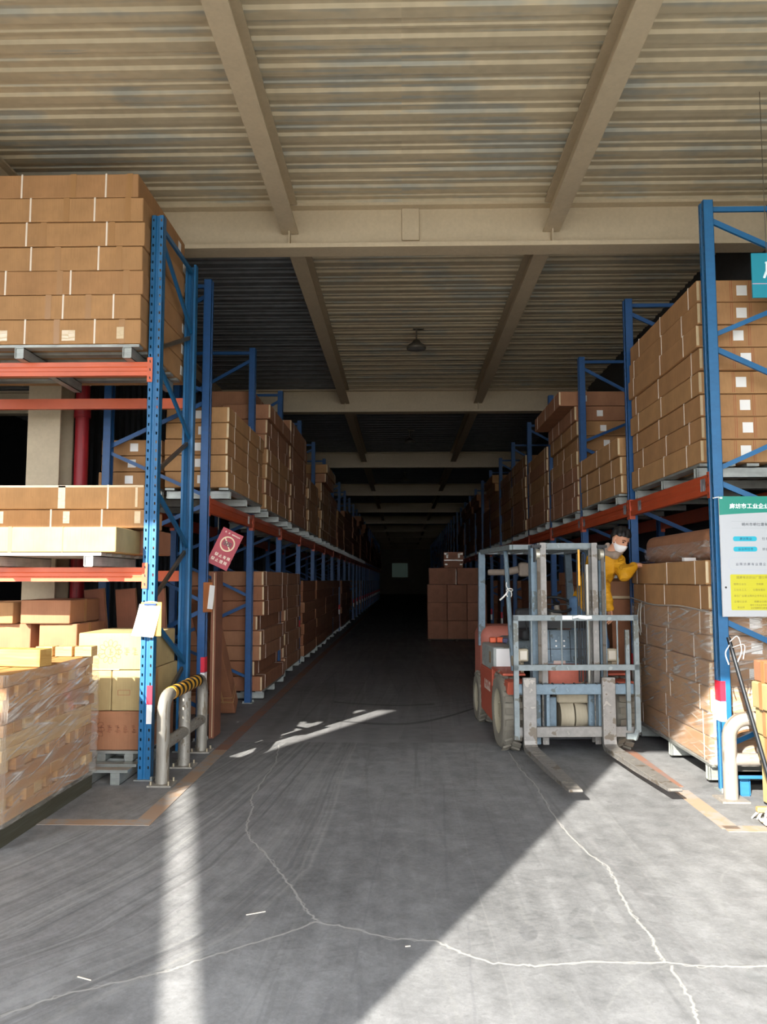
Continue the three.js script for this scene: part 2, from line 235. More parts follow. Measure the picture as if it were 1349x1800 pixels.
// outer walls and the doorway side behind the camera
struct('wall_left', [bx(0.06, 5.5, 83.4, -4.0, 2.75, -50.6), ...Array.from({ length: 60 }, (_, i) => bx(0.05, 5.4, 0.06, -3.95, 2.7, -8.95 - i * 0.25)), bx(0.25, 5.8, 93.6, -9.3, 2.76, -45.9)], M.cladding, 'dark ribbed cladding behind the left racks');
struct('wall_right', [bx(0.06, 5.5, 85.4, 3.78, 2.75, -49.6), bx(0.25, 5.8, 93.6, 9.3, 2.76, -45.9)], M.cladding, 'dark partition added behind the right racks, and the outer wall beyond');  // inner partition added to cut the light reaching deep into the aisle
{ // far wall with a dim frosted window at the end of the aisle
  const w = 1.9, h = 1.7, y0 = 1.9, x0 = -1.25, z = -92.6;
  struct('wall_back', [bx(x0 + 9.2, 5.7, 0.25, (x0 - 9.2) / 2, 2.75, z), bx(9.2 - x0 - w, 5.7, 0.25, (x0 + w + 9.2) / 2, 2.75, z), bx(w, y0 + 0.1, 0.25, x0 + w / 2, y0 / 2 - 0.05, z), bx(w, 5.6 - y0 - h, 0.25, x0 + w / 2, (5.6 + y0 + h) / 2, z)], M.plaster, 'far end wall lost in the dark');
  const win = new THREE.Group(); win.name = 'window_1'; win.userData = { kind: 'structure', label: 'small dim frosted window at the far end of the aisle' }; scene.add(win);
  part('pane', bx(w, h, 0.008, x0 + w / 2, y0 + h / 2, z), new THREE.MeshPhysicalMaterial({ color: '#3d423e', transmission: 1, thickness: 0, roughness: 0.6 }), win);
  part('window_frame', [bx(w + 0.06, 0.06, 0.12, x0 + w / 2, y0, z + 0.1), bx(w + 0.06, 0.06, 0.12, x0 + w / 2, y0 + h, z + 0.1), bx(0.06, h, 0.12, x0, y0 + h / 2, z + 0.1), bx(0.06, h, 0.12, x0 + w, y0 + h / 2, z + 0.1)], M.beam, win);
}
// front: a pier between a tall left opening and the main doorway, whose head beam cuts the sun
// unseen pier, its slanted gap added to throw a light stripe on the floor
const board = (pts) => ext(pts, 0.04).translate(0, 0, 0.7);
struct('wall_front', [board([[-5.33, 0], [-2.0, 0], [-2.0, 1.658], [-5.33, 4.241]]), board([[-5.33, 4.361], [-2.0, 1.778], [-2.0, 6.6], [-5.33, 6.6]]), bx(11.3, 0.6, 0.25, 3.57, 5.27, 0.62), bx(4.6, 5.5, 0.25, 7.0, 2.75, 0.62)], M.plaster, 'wall pier with an added slanted light gap, and door head behind the viewer');
// worn orange lines painted along the racks
{
  const lineMat = mat('#b9b0a8', { map: tex(256, (u, v) => { const n = fbm(u, v, 22, 211), k = fbm(u, v, 5, 217), t = Math.min(1, Math.max(0, (n * 0.55 + k * 0.45 - 0.42) * 6)); return [0.86 - 0.06 * t, 0.755 + 0.035 * t, 0.66 + 0.12 * t]; }), roughness: 0.8 });
  const lineRed = mat('#9a8078', { map: lineMat.map, roughness: 0.8 });
  let n = 90;
  const line = (w, l, x, z, m, lab) => { const o = struct('trim_' + (++n), bx(w, 0.003, l, x, 0.0015, z), m, lab); return o; };
  line(0.12, 2.2, -1.72, -6.55, lineMat, 'worn orange floor line beside the left pipe guard'); line(0.9, 0.12, -2.11, -5.39, lineMat, 'worn orange cross line in front of the left rack');
  line(0.12, 40, -1.72, -27.66, lineRed, 'worn reddish floor line along the left racks'); line(0.12, 0.95, 2.12, -5.82, lineMat, 'worn orange floor line at the tip of the right fork');
  line(1.4, 0.12, 2.78, -5.35, lineMat, 'worn orange cross line by the right pipe guard'); line(0.12, 40, 2.12, -26.4, lineRed, 'worn reddish floor line along the right racks');
}
// steel column and fire pipe behind the left front rack
{
  const o = new THREE.Group(); o.name = 'trim_120'; o.userData = { kind: 'structure', label: 'cream steel column behind the left front rack' }; scene.add(o); o.position.set(-3.72, 0, -8.25);
  part('column_flange', bx(0.34, 5.1, 0.03, 0, 2.5, 0.16), M.beam, o); part('column_flange', bx(0.34, 5.1, 0.03, 0, 2.5, -0.16), M.beam, o); part('column_web', bx(0.03, 5.1, 0.3, 0, 2.5, 0), M.beam, o);
  const pipeRed = mat('#a31f28', { map: T.worn, roughness: 0.5 }), f = thing('fire_pipe', 'upright red fire main pipe beside the cream column on the left', 'pipe', [-3.37, 0, -8.2]);
  part('pipe_run', cy(0.07, 0.07, 5.0, 0, 2.5, 0), pipeRed, f); for (const y of [1.2, 3.35]) part('coupling', cy(0.085, 0.085, 0.09, 0, y, 0), pipeRed, f);
  // chalky writing on the pipe
}
// hanging lamps, switched off
for (const [x, z, lab] of [[0.22, -12, 'dark round pendant lamp hanging under the second roof bay'], [0.2, -20.4, 'smaller-looking pendant lamp far back under the third roof bay'], [0.1, -28.4, 'faint pendant lamp deep in the dark fourth roof bay']]) {
  const o = thing('pendant_lamp', lab, 'lamp', [x, 5.13, z], 0, 'pendant lamps above the aisle');
  part('stem', [cy(0.012, 0.012, 0.22, 0, 0.23, 0), bx(0.16, 0.03, 0.05, 0.03, 0.335, 0)], M.brace, o);
  part('housing', new THREE.LatheGeometry([[0.0, 0.15], [0.05, 0.148], [0.065, 0.12], [0.08, 0.1], [0.125, 0.075], [0.145, 0.05], [0.15, 0.02], [0.14, 0.01]].map((p) => new THREE.Vector2(...p)), 28), mat('#6d675d', { roughness: 0.5, metalness: 0.5 }), o);
  part('lens', new THREE.LatheGeometry([[0.0, 0.004], [0.08, 0.006], [0.138, 0.012]].map((p) => new THREE.Vector2(...p)), 28), mat('#7d7f7c', { roughness: 0.3 }), o);
}
// ---------------------------------------------------------------- pallet racks
function slotPlate(x0, x1, H) {            // pressed steel strip with a column of slots
  const s = new THREE.Shape([[x0, 0], [x1, 0], [x1, H], [x0, H]].map((p) => new THREE.Vector2(...p))), c = (x0 + x1) / 2;
  for (let y = 0.09; y < H - 0.05; y += 0.0735) { const h = new THREE.Path(); h.moveTo(c - 0.006, y); h.lineTo(c - 0.006, y + 0.024); h.lineTo(c + 0.006, y + 0.021); h.lineTo(c + 0.006, y - 0.003); h.closePath(); s.holes.push(h); }
  return new THREE.ExtrudeGeometry(s, { depth: 0.003, bevelEnabled: false }).translate(0, 0, -0.003);
}
function uprightGeo(H, slots) {            // open omega section, face towards +z
  const strips = slots ? [slotPlate(-0.052, -0.015, H), slotPlate(0.015, 0.052, H)] : [bx(0.037, H, 0.003, -0.0335, H / 2, -0.0015), bx(0.037, H, 0.003, 0.0335, H / 2, -0.0015)];
  return [...strips, bx(0.022, H, 0.003, 0, H / 2, -0.014), bx(0.015, H, 0.003, -0.013, H / 2, -0.0075, 0, 1.1, 0), bx(0.015, H, 0.003, 0.013, H / 2, -0.0075, 0, -1.1, 0),
    bx(0.003, H, 0.08, -0.0505, H / 2, -0.04), bx(0.003, H, 0.08, 0.0505, H / 2, -0.04), bx(0.022, H, 0.003, -0.041, H / 2, -0.079), bx(0.022, H, 0.003, 0.041, H / 2, -0.079)];
}
function makeFrame({ H = 4.7, D = 1.13, slots = false, m = M.blueB, mix = false, sticker = true, brace = true }) {
  const o = new THREE.Group();
  part('upright', uprightGeo(H, slots), m, o);
  const back = part('upright', uprightGeo(H, false), m, o); back.rotation.y = PI; back.position.z = -D;
  for (const z of [-0.04, -D + 0.04]) part('foot_plate', [bx(0.15, 0.008, 0.13, 0, 0.004, z), cy(0.012, 0.012, 0.03, 0.064, 0.018, z + 0.05, 0, 0, 0, 6), cy(0.012, 0.012, 0.03, -0.064, 0.018, z - 0.05, 0, 0, 0, 6)], M.steel, o);
  if (brace) {
    const f = [H - 0.1, 3.5, 2.42, 1.34, 0.28], r = [4.0, 2.95, 1.9, 0.8];
    part('top_brace', bar([0, H - 0.06, -0.06], [0, H - 0.06, -D + 0.06], 0.024, 0.04), m, o);
    for (let i = 0; i < 4; i++) { part('diagonal_brace', bar([0.012, f[i] - 0.05, -0.05], [0.012, r[i] + 0.03, -D + 0.05], 0.024, 0.042), m, o); part('diagonal_brace', bar([-0.012, r[i] - 0.03, -D + 0.05], [-0.012, f[i + 1] + 0.05, -0.05], 0.024, 0.036), mix ? M.brace : m, o); }
  }
  if (sticker) {
    for (const [n, y, sm] of [['red_sticker', 0.755, M.red], ['white_sticker', 0.6, M.white]]) part(n, sticker === 'narrow' ? bx(0.044, 0.15, 0.002, 0.03, y - 0.08, 0.0012) : [bx(0.1, 0.15, 0.002, 0, y, 0.001), bx(0.002, 0.15, 0.04, -0.0525, y, -0.02), bx(0.002, 0.15, 0.04, 0.0525, y, -0.02)], sm, o);
  }
  return o;
}
function place(o, name, label, cat, pos, turn, group) { o.name = numbered(name); scene.add(o); o.position.set(...pos); o.rotation.y = turn; return tag(o, label, cat, group); }
function makeBeam(L, h, m) {               // box beam with two pressed grooves and hooked end plates; front towards +z
  const o = new THREE.Group(), e = ext([[0, 0], [0, h * 0.3], [-0.009, h * 0.37], [-0.009, h * 0.6], [0, h * 0.67], [0, h], [-0.05, h], [-0.05, 0]], L, 0).rotateY(PI / 2).scale(1, 1, -1).translate(-L / 2, 0, 0);
  e.index ? 0 : 0; const p = e.attributes.position, n = e.attributes.normal;
  for (let i = 0; i < p.count; i += 3) for (const a of [p, n]) { const t = [a.getX(i + 1), a.getY(i + 1), a.getZ(i + 1)]; a.setXYZ(i + 1, a.getX(i + 2), a.getY(i + 2), a.getZ(i + 2)); a.setXYZ(i + 2, ...t); }
  for (let i = 0; i < n.count; i++) n.setZ(i, n.getZ(i));
  e.computeVertexNormals(); muv(e); part('box_beam', e, m, o);
  for (const s of [-1, 1]) {
    const c = part('end_connector', [bx(0.004, 0.21, 0.055, s * (L / 2), h / 2 - 0.01, -0.024), bx(0.044, 0.21, 0.004, s * (L / 2 + 0.022), h / 2 - 0.01, 0.005)], m, o);
    part('hook_slot', [-0.07, 0, 0.07].map((y) => bx(0.01, 0.022, 0.002, s * (L / 2 + 0.024), h / 2 - 0.01 + y, 0.0072, 0, 0, 0.2)), M.black, c);
  }
  return o;
}
// the rack that faces the doorway, left of the aisle
place(makeFrame({ H: 4.7, D: 1.15, slots: true, m: M.blueA, mix: true, sticker: 'narrow' }), 'rack_frame', 'bright blue perforated rack frame at the aisle end of the left front rack', 'rack frame', [-2.08, 0, -6.5], 0, 'rack frames');
place(makeFrame({ H: 4.7, D: 1.15, m: M.blueA, sticker: false }), 'rack_frame', 'blue rack frame at the outer end of the left front rack', 'rack frame', [-4.86, 0, -6.5], 0, 'rack frames');
for (const [y, n] of [[3.31, 'upper'], [1.59, 'middle']]) {
  place(makeBeam(2.67, 0.115, M.orange), 'rack_beam', `orange ${n} front beam of the left front rack`, 'rack beam', [-3.47, y, -6.5], 0, 'rack beams');
  place(makeBeam(2.67, 0.1, M.orange), 'rack_beam', `orange ${n} rear beam of the left front rack`, 'rack beam', [-3.47, y - 0.02 + (y > 2 ? -0.02 : 0.02), -7.65], PI, 'rack beams');
}
const LZ = (k) => -8.1 - 2.47 * k, RZ = (k) => -6.3 - 2.27 * k, NB = 26, NR = 29;
{
  const far = makeFrame({ H: 4.74, D: 1.1, brace: false }), mid = makeFrame({ H: 4.74, D: 1.1 });
  for (let k = 0; k < NB; k++) {
    const lab = k === 0 ? 'first blue rack frame of the left aisle row, close behind the left front rack' : `${ordinal(k)} blue rack frame along the left side of the aisle, counted from the doorway`;
    place(k === 0 ? makeFrame({ H: 4.74, D: 1.1, slots: true }) : k === 1 ? makeFrame({ H: 4.74, D: 1.1, slots: true, sticker: false }) : k < 12 ? mid.clone() : far.clone(), 'rack_frame', lab, 'rack frame', [-1.99, 0, LZ(k)], PI / 2, 'rack frames');
  }
  for (let k = 0; k < NR; k++) {
    const lab = k === 0 ? 'tall blue rack frame on the right that carries the white notice board' : `${ordinal(k)} blue rack frame along the right side of the aisle, counted from the doorway`;
    const o = place(k < 2 ? makeFrame({ H: 4.66, D: 1.1, slots: true, m: k ? M.blueB : M.blueA }) : k < 12 ? mid.clone() : far.clone(), 'rack_frame', lab, 'rack frame', [2.43, 0, RZ(k)], -PI / 2, 'rack frames');
    if (k > 1) o.scale.y = 4.66 / 4.74;
  }
  const bl = makeBeam(2.47 - 0.106, 0.155, M.orangeB), br = makeBeam(2.27 - 0.106, 0.155, M.orangeB);
  for (let k = 0; k < NB - 1; k++) for (const f of k < 14 ? [1, 0] : [1]) place(bl.clone(), 'rack_beam', `orange-red ${f ? 'aisle-side' : 'wall-side'} beam of the ${ordinal(k)} bay in the left aisle row`, 'rack beam', [f ? -1.99 : -3.09, 2.295, (LZ(k) + LZ(k + 1)) / 2], f ? PI / 2 : -PI / 2, 'rack beams');
  for (let k = 0; k < NR - 1; k++) for (const f of k < 14 ? [1, 0] : [1]) {
    const o = place(br.clone(), 'rack_beam', `orange-red ${f ? 'aisle-side' : 'wall-side'} beam of the ${ordinal(k)} bay in the right aisle row`, 'rack beam', [f ? 2.43 : 3.53, 2.285, (RZ(k) + RZ(k + 1)) / 2], f ? -PI / 2 : PI / 2, 'rack beams');
    if (f && k < 3) for (const s of [-1, 1]) part('barcode_label', bx(0.1, 0.1, 0.002, s * (k ? 0.98 : s > 0 ? 0.98 : 0.75), 0.08, 0.001), mat('#b5b0b4', { map: tex(32, (u, v) => hash(Math.floor(u * 32), Math.floor(v * 8), 3) > 0.5 ? 0.95 : 0.6, 1) }), o);
  }
  for (let k = 0; k < 2; k++) { const o = scene.children.find((c) => c.userData.label === `orange-red aisle-side beam of the ${ordinal(k)} bay in the left aisle row`); part('barcode_label', bx(0.1, 0.1, 0.002, k ? 1.0 : 0.9, 0.08, 0.001), M.paper, o); }
}

// ---------------------------------------------------------------- steel pallets and cartons
function makePallet(L, D, h, m = M.steel, n = 3) {   // slats along x, hollow runners along z; base at the floor of the pallet
  const o = new THREE.Group(), rh = h - 0.022, rw = 0.075;
  for (let i = 0; i < n; i++) { const x = -L / 2 + 0.1 + (L - 0.2) * i / (n - 1); part('runner', [bx(rw, 0.006, D, x, 0.003, 0), bx(rw, 0.006, D, x, rh - 0.003, 0), bx(0.006, rh, D, x - rw / 2 + 0.003, rh / 2, 0), bx(0.006, rh, D, x + rw / 2 - 0.003, rh / 2, 0), bx(rw, rh, 0.004, x, rh / 2, D / 2 - 0.012), bx(rw, rh, 0.004, x, rh / 2, -D / 2 + 0.012)], m, o); }
  const s = Math.max(4, Math.round(D / 0.19)); for (let i = 0; i < s; i++) part('slat', bx(L, 0.022, 0.1, 0, h - 0.011, -D / 2 + 0.05 + (D - 0.1) * i / (s - 1)), m, o);
  return o;
}
const geoCache = {};
const cartonGeo = (w, h, d) => geoCache[[w, h, d].map((v) => v.toFixed(3))] ??= rb(w, h, d, 0.011, 0, h / 2, 0);
const ring = (w, h, d, axis, t, sw, th = 0.0018) => axis === 'x' ? [bx(sw, th, d + 2 * th, t, h + th / 2, 0), bx(sw, h, th, t, h / 2, d / 2 + th / 2), bx(sw, h, th, t, h / 2, -d / 2 - th / 2)] : [bx(w + 2 * th, th, sw, 0, h + th / 2, t), bx(th, h, sw, w / 2 + th / 2, h / 2, t), bx(th, h, sw, -w / 2 - th / 2, h / 2, t)];
const stickOn = (w, h, d, face, u, v, a, b, th = 0.0015) => face === '+z' ? bx(a, b, th, u, v, d / 2 + th / 2) : face === '+x' ? bx(th, b, a, w / 2 + th / 2, v, -u) : bx(th, b, a, -w / 2 - th / 2, v, u);
function carton({ w, h, d, x, y, z, turn = 0, m = M.cardB, label, group, straps = [], tapes = [], ends = [], labels = [], prints = [], name = 'carton', strapW = 0.014 }) {
  const plain = !(straps.length || tapes.length || ends.length || labels.length || prints.length);
  if (plain) { const o = new THREE.Mesh(cartonGeo(w, h, d), m); o.name = numbered(name); scene.add(o); o.position.set(x, y, z); o.rotation.y = turn; return tag(o, label, 'carton', group); }
  const o = thing(name, label, 'carton', [x, y, z], turn, group);
  part('box_body', cartonGeo(w, h, d), m, o);
  for (const [ax, t] of straps) part('strap', ring(w, h, d, ax, t, strapW, 0.0024), M.strap, o);
  for (const [ax, t, tw] of tapes) part('tape_band', ring(w, h, d, ax, t, tw ?? 0.055, 0.0012), M.tapeTan, o);
  for (const [face, u, v, a, b] of ends) part('edge_tape', stickOn(w, h, d, face, u, v, a, b), M.tapeClear, o);
  for (const [face, u, v, a, b] of labels) part('paper_label', stickOn(w, h, d, face, u, v, a ?? 0.085, b ?? 0.085, 0.002), M.paper, o);
  for (const [face, u, v, a, b] of prints) part('printed_line', stickOn(w, h, d, face, u, v, a, b, 0.0008), M.print, o);
  return o;
}
const pallet = (label, L, D, h, x, y, z, turn, m) => place(makePallet(L, D, h, m), 'steel_pallet', label, 'pallet', [x, y, z], turn, 'steel pallets');
const JW = (s) => rr(-s, s);
// ---- left front rack, top level: seven long cartons lying across
pallet('steel pallet under the tall carton stack on the top level of the left front rack', 2.0, 1.2, 0.115, -3.17, 3.426, -6.98, 0);
{
  const st = [[60, 181], [126, 214], [22, 136], [65, 184], [55, 196], [61, 174], [44, 193]], tp = [[115, 228], [100, 170], [117, 233], [112, 220], [85, 205], [124, 232], [135, 235]], X = (p) => -2.69 + (p - 150) * 0.0048;
  for (let k = 0; k < 7; k++) {
    const cx = -3.308 + JW(0.012) - (k > 5 ? 0.04 : 0), w = 2.3, h = 0.205, d = 1.42;
    carton({ w, h, d, x: cx, y: 3.543 + k * 0.2095, z: -7.08 + JW(0.012), m: k === 0 ? M.cardA : pick([M.cardA, M.cardB]), turn: JW(0.006), straps: [...st[k].map((p) => ['x', X(p) - cx]), ['x', -0.6 + JW(0.1)]], tapes: tp[k].map((p) => ['x', X(p) - cx, 0.05]),
      labels: [['+x', 0.55 + JW(0.03), 0.1, 0.09, 0.09], ...(k < 5 ? [['+x', -0.25 + JW(0.03), 0.11, 0.09, 0.09]] : [])], ends: k === 0 ? [['+z', 0.55, 0.07, 0.11, 0.09], ['+z', -0.02, 0.07, 0.12, 0.09], ['+z', 0.98, 0.09, 0.06, 0.1]] : [],
      label: `long strapped carton, ${k === 6 ? 'topmost' : k === 0 ? 'bottom one' : ordinal(k) + ' from bottom'} of the tall stack on the left front rack`, group: 'long cartons on the left front rack' });
  }
}
// ---- left front rack, middle level
pallet('white steel pallet carrying pale cartons on the middle level of the left front rack', 1.75, 1.0, 0.11, -3.24, 1.706, -6.7, 0, mat('#cfcdc6', { map: T.galv, roughness: 0.5, metalness: 0.2 }));
const CL = { group: 'cartons on the left front rack middle level' };
carton({ w: 1.65, h: 0.2, d: 0.58, x: -3.075, y: 1.82, z: -6.49, m: M.cardY, tapes: [['x', -0.02, 0.03], ['x', 0.4, 0.008], ['x', -0.3, 0.02]], label: 'pale lit carton lying nearest on the middle level of the left front rack', ...CL });
carton({ w: 2.1, h: 0.21, d: 0.44, x: -3.17, y: 1.82, z: -7.02, m: M.cardD, label: 'brown carton at the back beside the pale carton on the middle level', ...CL });
carton({ w: 2.1, h: 0.155, d: 0.46, x: -3.19, y: 2.034, z: -6.8, m: M.cardB, straps: [['x', 0.25], ['x', 0.68]], ends: [['+z', -0.18, 0.09, 0.055, 0.1], ['+z', 0.38, 0.09, 0.055, 0.1], ['+z', 0.98, 0.09, 0.05, 0.1]], label: 'thin brown carton in the middle of the three-high pile on the middle level', ...CL });
carton({ w: 2.1, h: 0.2, d: 0.44, x: -3.2, y: 2.193, z: -6.78, m: M.cardA, straps: [['x', 0.74]], ends: [['+z', -0.31, 0.1, 0.055, 0.19], ['+z', 0.35, 0.1, 0.06, 0.19], ['+z', 0, 0.19, 2.08, 0.018], ['+z', 0.98, 0.1, 0.02, 0.17]], label: 'top brown carton with taped upper edge on the middle level of the left front rack', ...CL });
// ---- left front rack, floor level
pallet('lower grey steel pallet standing on the floor in the left front rack', 0.66, 1.1, 0.115, -2.49, 0, -6.9, 0);
pallet('upper grey steel pallet beneath the yellowish cartons', 0.66, 0.85, 0.082, -2.49, 0.116, -7.08, 0);
function printTex(fn, w = 256, h = 256) { const c = document.createElement('canvas'); c.width = w; c.height = h; const g = c.getContext('2d'); fn(g, w, h); const t = new THREE.CanvasTexture(c); t.colorSpace = THREE.SRGBColorSpace; return t; }
const rosette = printTex((g, w, h) => { // round flower stamp and a block of stamped characters
  g.clearRect(0, 0, w, h); g.strokeStyle = g.fillStyle = '#96563c'; g.lineWidth = 4; g.translate(110, 128);
  for (let i = 0; i < 12; i++) { g.save(); g.rotate(i * PI / 6); g.beginPath(); g.ellipse(0, -72, 17, 26, 0, 0, 7); g.stroke(); g.restore(); }
  g.beginPath(); g.arc(0, 0, 46, 0, 7); g.stroke(); g.setTransform(1, 0, 0, 1, 0, 0);
  g.lineWidth = 5; for (let i = 0; i < 6; i++) { const x = 84 + i * 68, y = 98; g.globalAlpha = 0.8; for (let k = 0; k < 7; k++) { g.beginPath(); g.moveTo(x + 4 + hash(i, k, 1) * 18, y + k * 9); g.lineTo(x + 30 + hash(i, k, 2) * 22, y + k * 9 + (k % 2 ? 6 : 0)); g.stroke(); } g.beginPath(); g.moveTo(x + 28, y); g.lineTo(x + 26, y + 62); g.stroke(); }
}, 512, 256);
const rosetteMat = new THREE.MeshStandardMaterial({ map: rosette, transparent: true, roughness: 0.85, opacity: 0.5 });
function stamp(o, w, h, x, y, z) { const g = new THREE.PlaneGeometry(w, h).translate(x, y, z + 0.0012), p = new THREE.Mesh(g, rosetteMat); p.name = 'printed_mark'; o.add(p); }
const CY = { group: 'cartons on the floor level of the left front rack' };
{
  let o = carton({ w: 0.66, h: 0.318, d: 0.75, x: -2.445, y: 0.199, z: -7.05, m: M.cardC, tapes: [['z', 0.1]], label: 'brown carton with a round stamp, lowest under the yellow cartons by the blue post', ...CY }); stamp(o, 0.52, 0.26, 0.02, 0.17, 0.375);
  carton({ w: 0.36, h: 0.332, d: 0.8, x: -2.61, y: 0.519, z: -7.08, m: M.cardY, tapes: [['z', 0.2]], label: 'yellowish carton half hidden by the timber pile, in the second row up', ...CY });
  carton({ w: 0.31, h: 0.332, d: 0.85, x: -2.27, y: 0.519, z: -7.1, m: M.cardY, prints: [['+z', -0.05, 0.17, 0.1, 0.003], ['+z', -0.05, 0.13, 0.1, 0.003], ['+z', -0.1, 0.15, 0.003, 0.04], ['+z', 0.0, 0.15, 0.003, 0.04]], tapes: [['z', 0.2]], label: 'yellowish carton behind the sticker on the blue post, in the second row up', ...CY });
  o = carton({ w: 0.6, h: 0.305, d: 0.75, x: -2.415, y: 0.855, z: -7.05, m: M.cardY, ends: [['+z', -0.1, 0.004, 0.3, 0.008]], label: 'big pale yellow carton with a round stamp, topmost beside the clipboard', ...CY }); stamp(o, 0.52, 0.26, 0.12, 0.15, 0.375);
  // brown cartons piled further left
  const pile = [[0.4, 0.74, -3.03, -7.37], [0.45, 0.7, -3.52, -7.4]];
  pile.forEach(([w, d, x, z], c) => [[0.0, 0.4], [0.402, 0.4], [0.804, 0.41]].forEach(([y, h], i) => carton({ w: i === 2 && !c ? 0.34 : w, h, d: i === 2 ? d * 0.9 : d, x: x + JW(0.02), y, z, m: M.cardC, labels: i === 2 && !c ? [['+z', -0.02, 0.16, 0.06, 0.06]] : [], tapes: [['z', 0.05]], label: `plain brown carton, ${['bottom', 'second', 'third'][i]} in the ${c ? 'outer' : 'inner'} column behind the timber pile`, ...CY })));
  carton({ w: 0.44, h: 0.21, d: 0.72, x: -3.16, y: 1.217, z: -7.36, m: M.cardC, tapes: [['z', 0.0]], turn: 0.02, label: 'wide brown carton on top of the inner column behind the timber pile', ...CY });
  carton({ w: 0.44, h: 0.19, d: 0.66, x: -3.64, y: 1.217, z: -7.36, m: M.cardB, turn: -0.08, tapes: [['z', 0.0]], label: 'brown carton on top of the outer column at the left edge', ...CY });
  [[-2.9, -0.1], [-2.62, -0.08], [-2.36, -0.06]].forEach(([x, a], i) => { const o = carton({ w: 0.2, h: 1.5, d: 0.06, x: x + 0.02, y: 0.02, z: -7.8, m: M.cardR, tapes: [['z', 0, 0.02]], label: `dark flat carton leaning upright behind the yellow cartons, ${['leftmost', 'middle', 'rightmost'][i]} of three`, ...CY }); o.rotation.z = -a; });
}
// ---- aisle rows
function load({ side, k, zNear, zFar, xa, xb, y0, n, h, m, straps = 2, label, group, where, palletH = 0.112, detail = true, noPallet = false, lab = true, jitter = 0.02, over = null, m2 = null, print = false }) {
  const L = zNear - zFar, W = Math.abs(xb - xa), cx = (xa + xb) / 2, cz = (zNear + zFar) / 2, out = [];
  if (!noPallet) pallet(`steel pallet under ${where}`, L * 0.96, W, palletH, cx, y0 - palletH - 0.002, cz, PI / 2);
  for (let i = 0; i < n; i++) {
    const sh = over?.[i] ?? 0, S = [];
    if (detail) for (let q = 0; q < straps; q++) S.push(['z', L * (0.36 - 0.72 * (straps > 1 ? q / (straps - 1) : 0.5)) + JW(0.12)]);
    const lx = side > 0 ? -W / 2 + 0.36 : W / 2 - 0.3;
    out.push(carton({ w: W, h: h - 0.004, d: L, x: cx + JW(jitter) + sh, y: y0 + i * h, z: cz + JW(jitter), turn: JW(0.004), m: m2 ? pick([m, m2]) : m, straps: S, ends: detail ? [['+z', side > 0 ? -W / 2 + 0.012 : W / 2 - 0.012, h / 2, 0.022, h * 0.85]] : [],
      labels: lab && detail ? [['+z', lx + JW(0.02), h / 2, 0.085, 0.085]] : [], prints: print ? [['+z', lx - 0.07, h / 2, 0.004, h * 0.9], ['+z', lx - 0.085, h / 2, 0.003, h * 0.9], ['+z', lx + 0.07, h / 2, 0.004, h * 0.9], ['+z', lx + 0.085, h / 2, 0.003, h * 0.9]] : [],
      label: `${label}, ${i === n - 1 ? 'topmost' : i === 0 ? 'bottom one' : ordinal(i) + ' from bottom'} of ${where}`, group }));
  }
  return out;
}
// right row, upper level
load({ side: 1, zNear: -6.5, zFar: -8.46, xa: 2.44, xb: 3.5, y0: 2.558, n: 8, h: 0.1915, m: M.cardA, m2: M.cardB, straps: 3, print: true, label: 'labelled brown carton', where: 'the big stack, first upper bay at right', group: 'cartons on the first upper bay at right' });
load({ side: 1, zNear: -8.8, zFar: -10.72, xa: 2.4, xb: 3.45, y0: 2.555, n: 3, h: 0.21, m: M.cardA, straps: 3, lab: false, label: 'long brown carton', where: 'the low stack, second upper bay at right', group: 'cartons on the second upper bay at right' });
load({ side: 1, zNear: -11.0, zFar: -13.0, xa: 2.42, xb: 3.45, y0: 2.555, n: 8, h: 0.21, m: M.cardB, m2: M.cardC, straps: 3, over: [0, 0, 0.02, 0, 0.04, -0.01, 0, -0.22], label: 'long brown carton', where: 'the tall stack, third upper bay at right', group: 'cartons on the third upper bay at right' });
// left row, upper level
load({ side: -1, zNear: -8.24, zFar: -10.3, xa: -1.83, xb: -2.5, y0: 2.57, n: 5, h: 0.172, m: M.cardA, m2: M.cardB, straps: 3, label: 'tan taped carton', where: 'the aisle-side stack, first upper bay at left', group: 'cartons on the first upper bay at left' });
load({ side: -1, zNear: -8.26, zFar: -10.3, xa: -2.56, xb: -3.2, y0: 2.57, n: 3, h: 0.172, m: M.cardB, straps: 2, label: 'tan labelled carton', where: 'the wall-side stack, first upper bay at left', group: 'cartons on the first upper bay at left' });
load({ side: -1, zNear: -10.68, zFar: -12.8, xa: -1.84, xb: -2.5, y0: 2.565, n: 7, h: 0.205, m: M.cardB, m2: M.cardC, straps: 3, lab: false, over: [0, 0, 0, 0, 0, -0.02, 0.04], label: 'strapped tan carton', where: 'the tall stack, second upper bay at left', group: 'cartons on the second upper bay at left' });
carton({ w: 0.6, h: 0.22, d: 1.7, x: -2.36, y: 4.004, z: -11.7, m: M.cardC, tapes: [['z', 0.3]], label: 'loose brown carton lying on top of the second upper stack at left', group: 'cartons on the second upper bay at left' });
load({ side: -1, zNear: -13.15, zFar: -15.3, xa: -1.86, xb: -2.9, y0: 2.565, n: 8, h: 0.215, m: M.cardC, straps: 2, lab: false, label: 'brown carton', where: 'the tall stack, third upper bay at left', group: 'cartons on the third upper bay at left' });
load({ side: -1, zNear: -15.65, zFar: -17.6, xa: -1.86, xb: -2.9, y0: 2.565, n: 5, h: 0.215, m: M.cardB, straps: 2, lab: false, label: 'brown carton', where: 'the half-height stack, fourth upper bay at left', group: 'cartons on the fourth upper bay at left' });
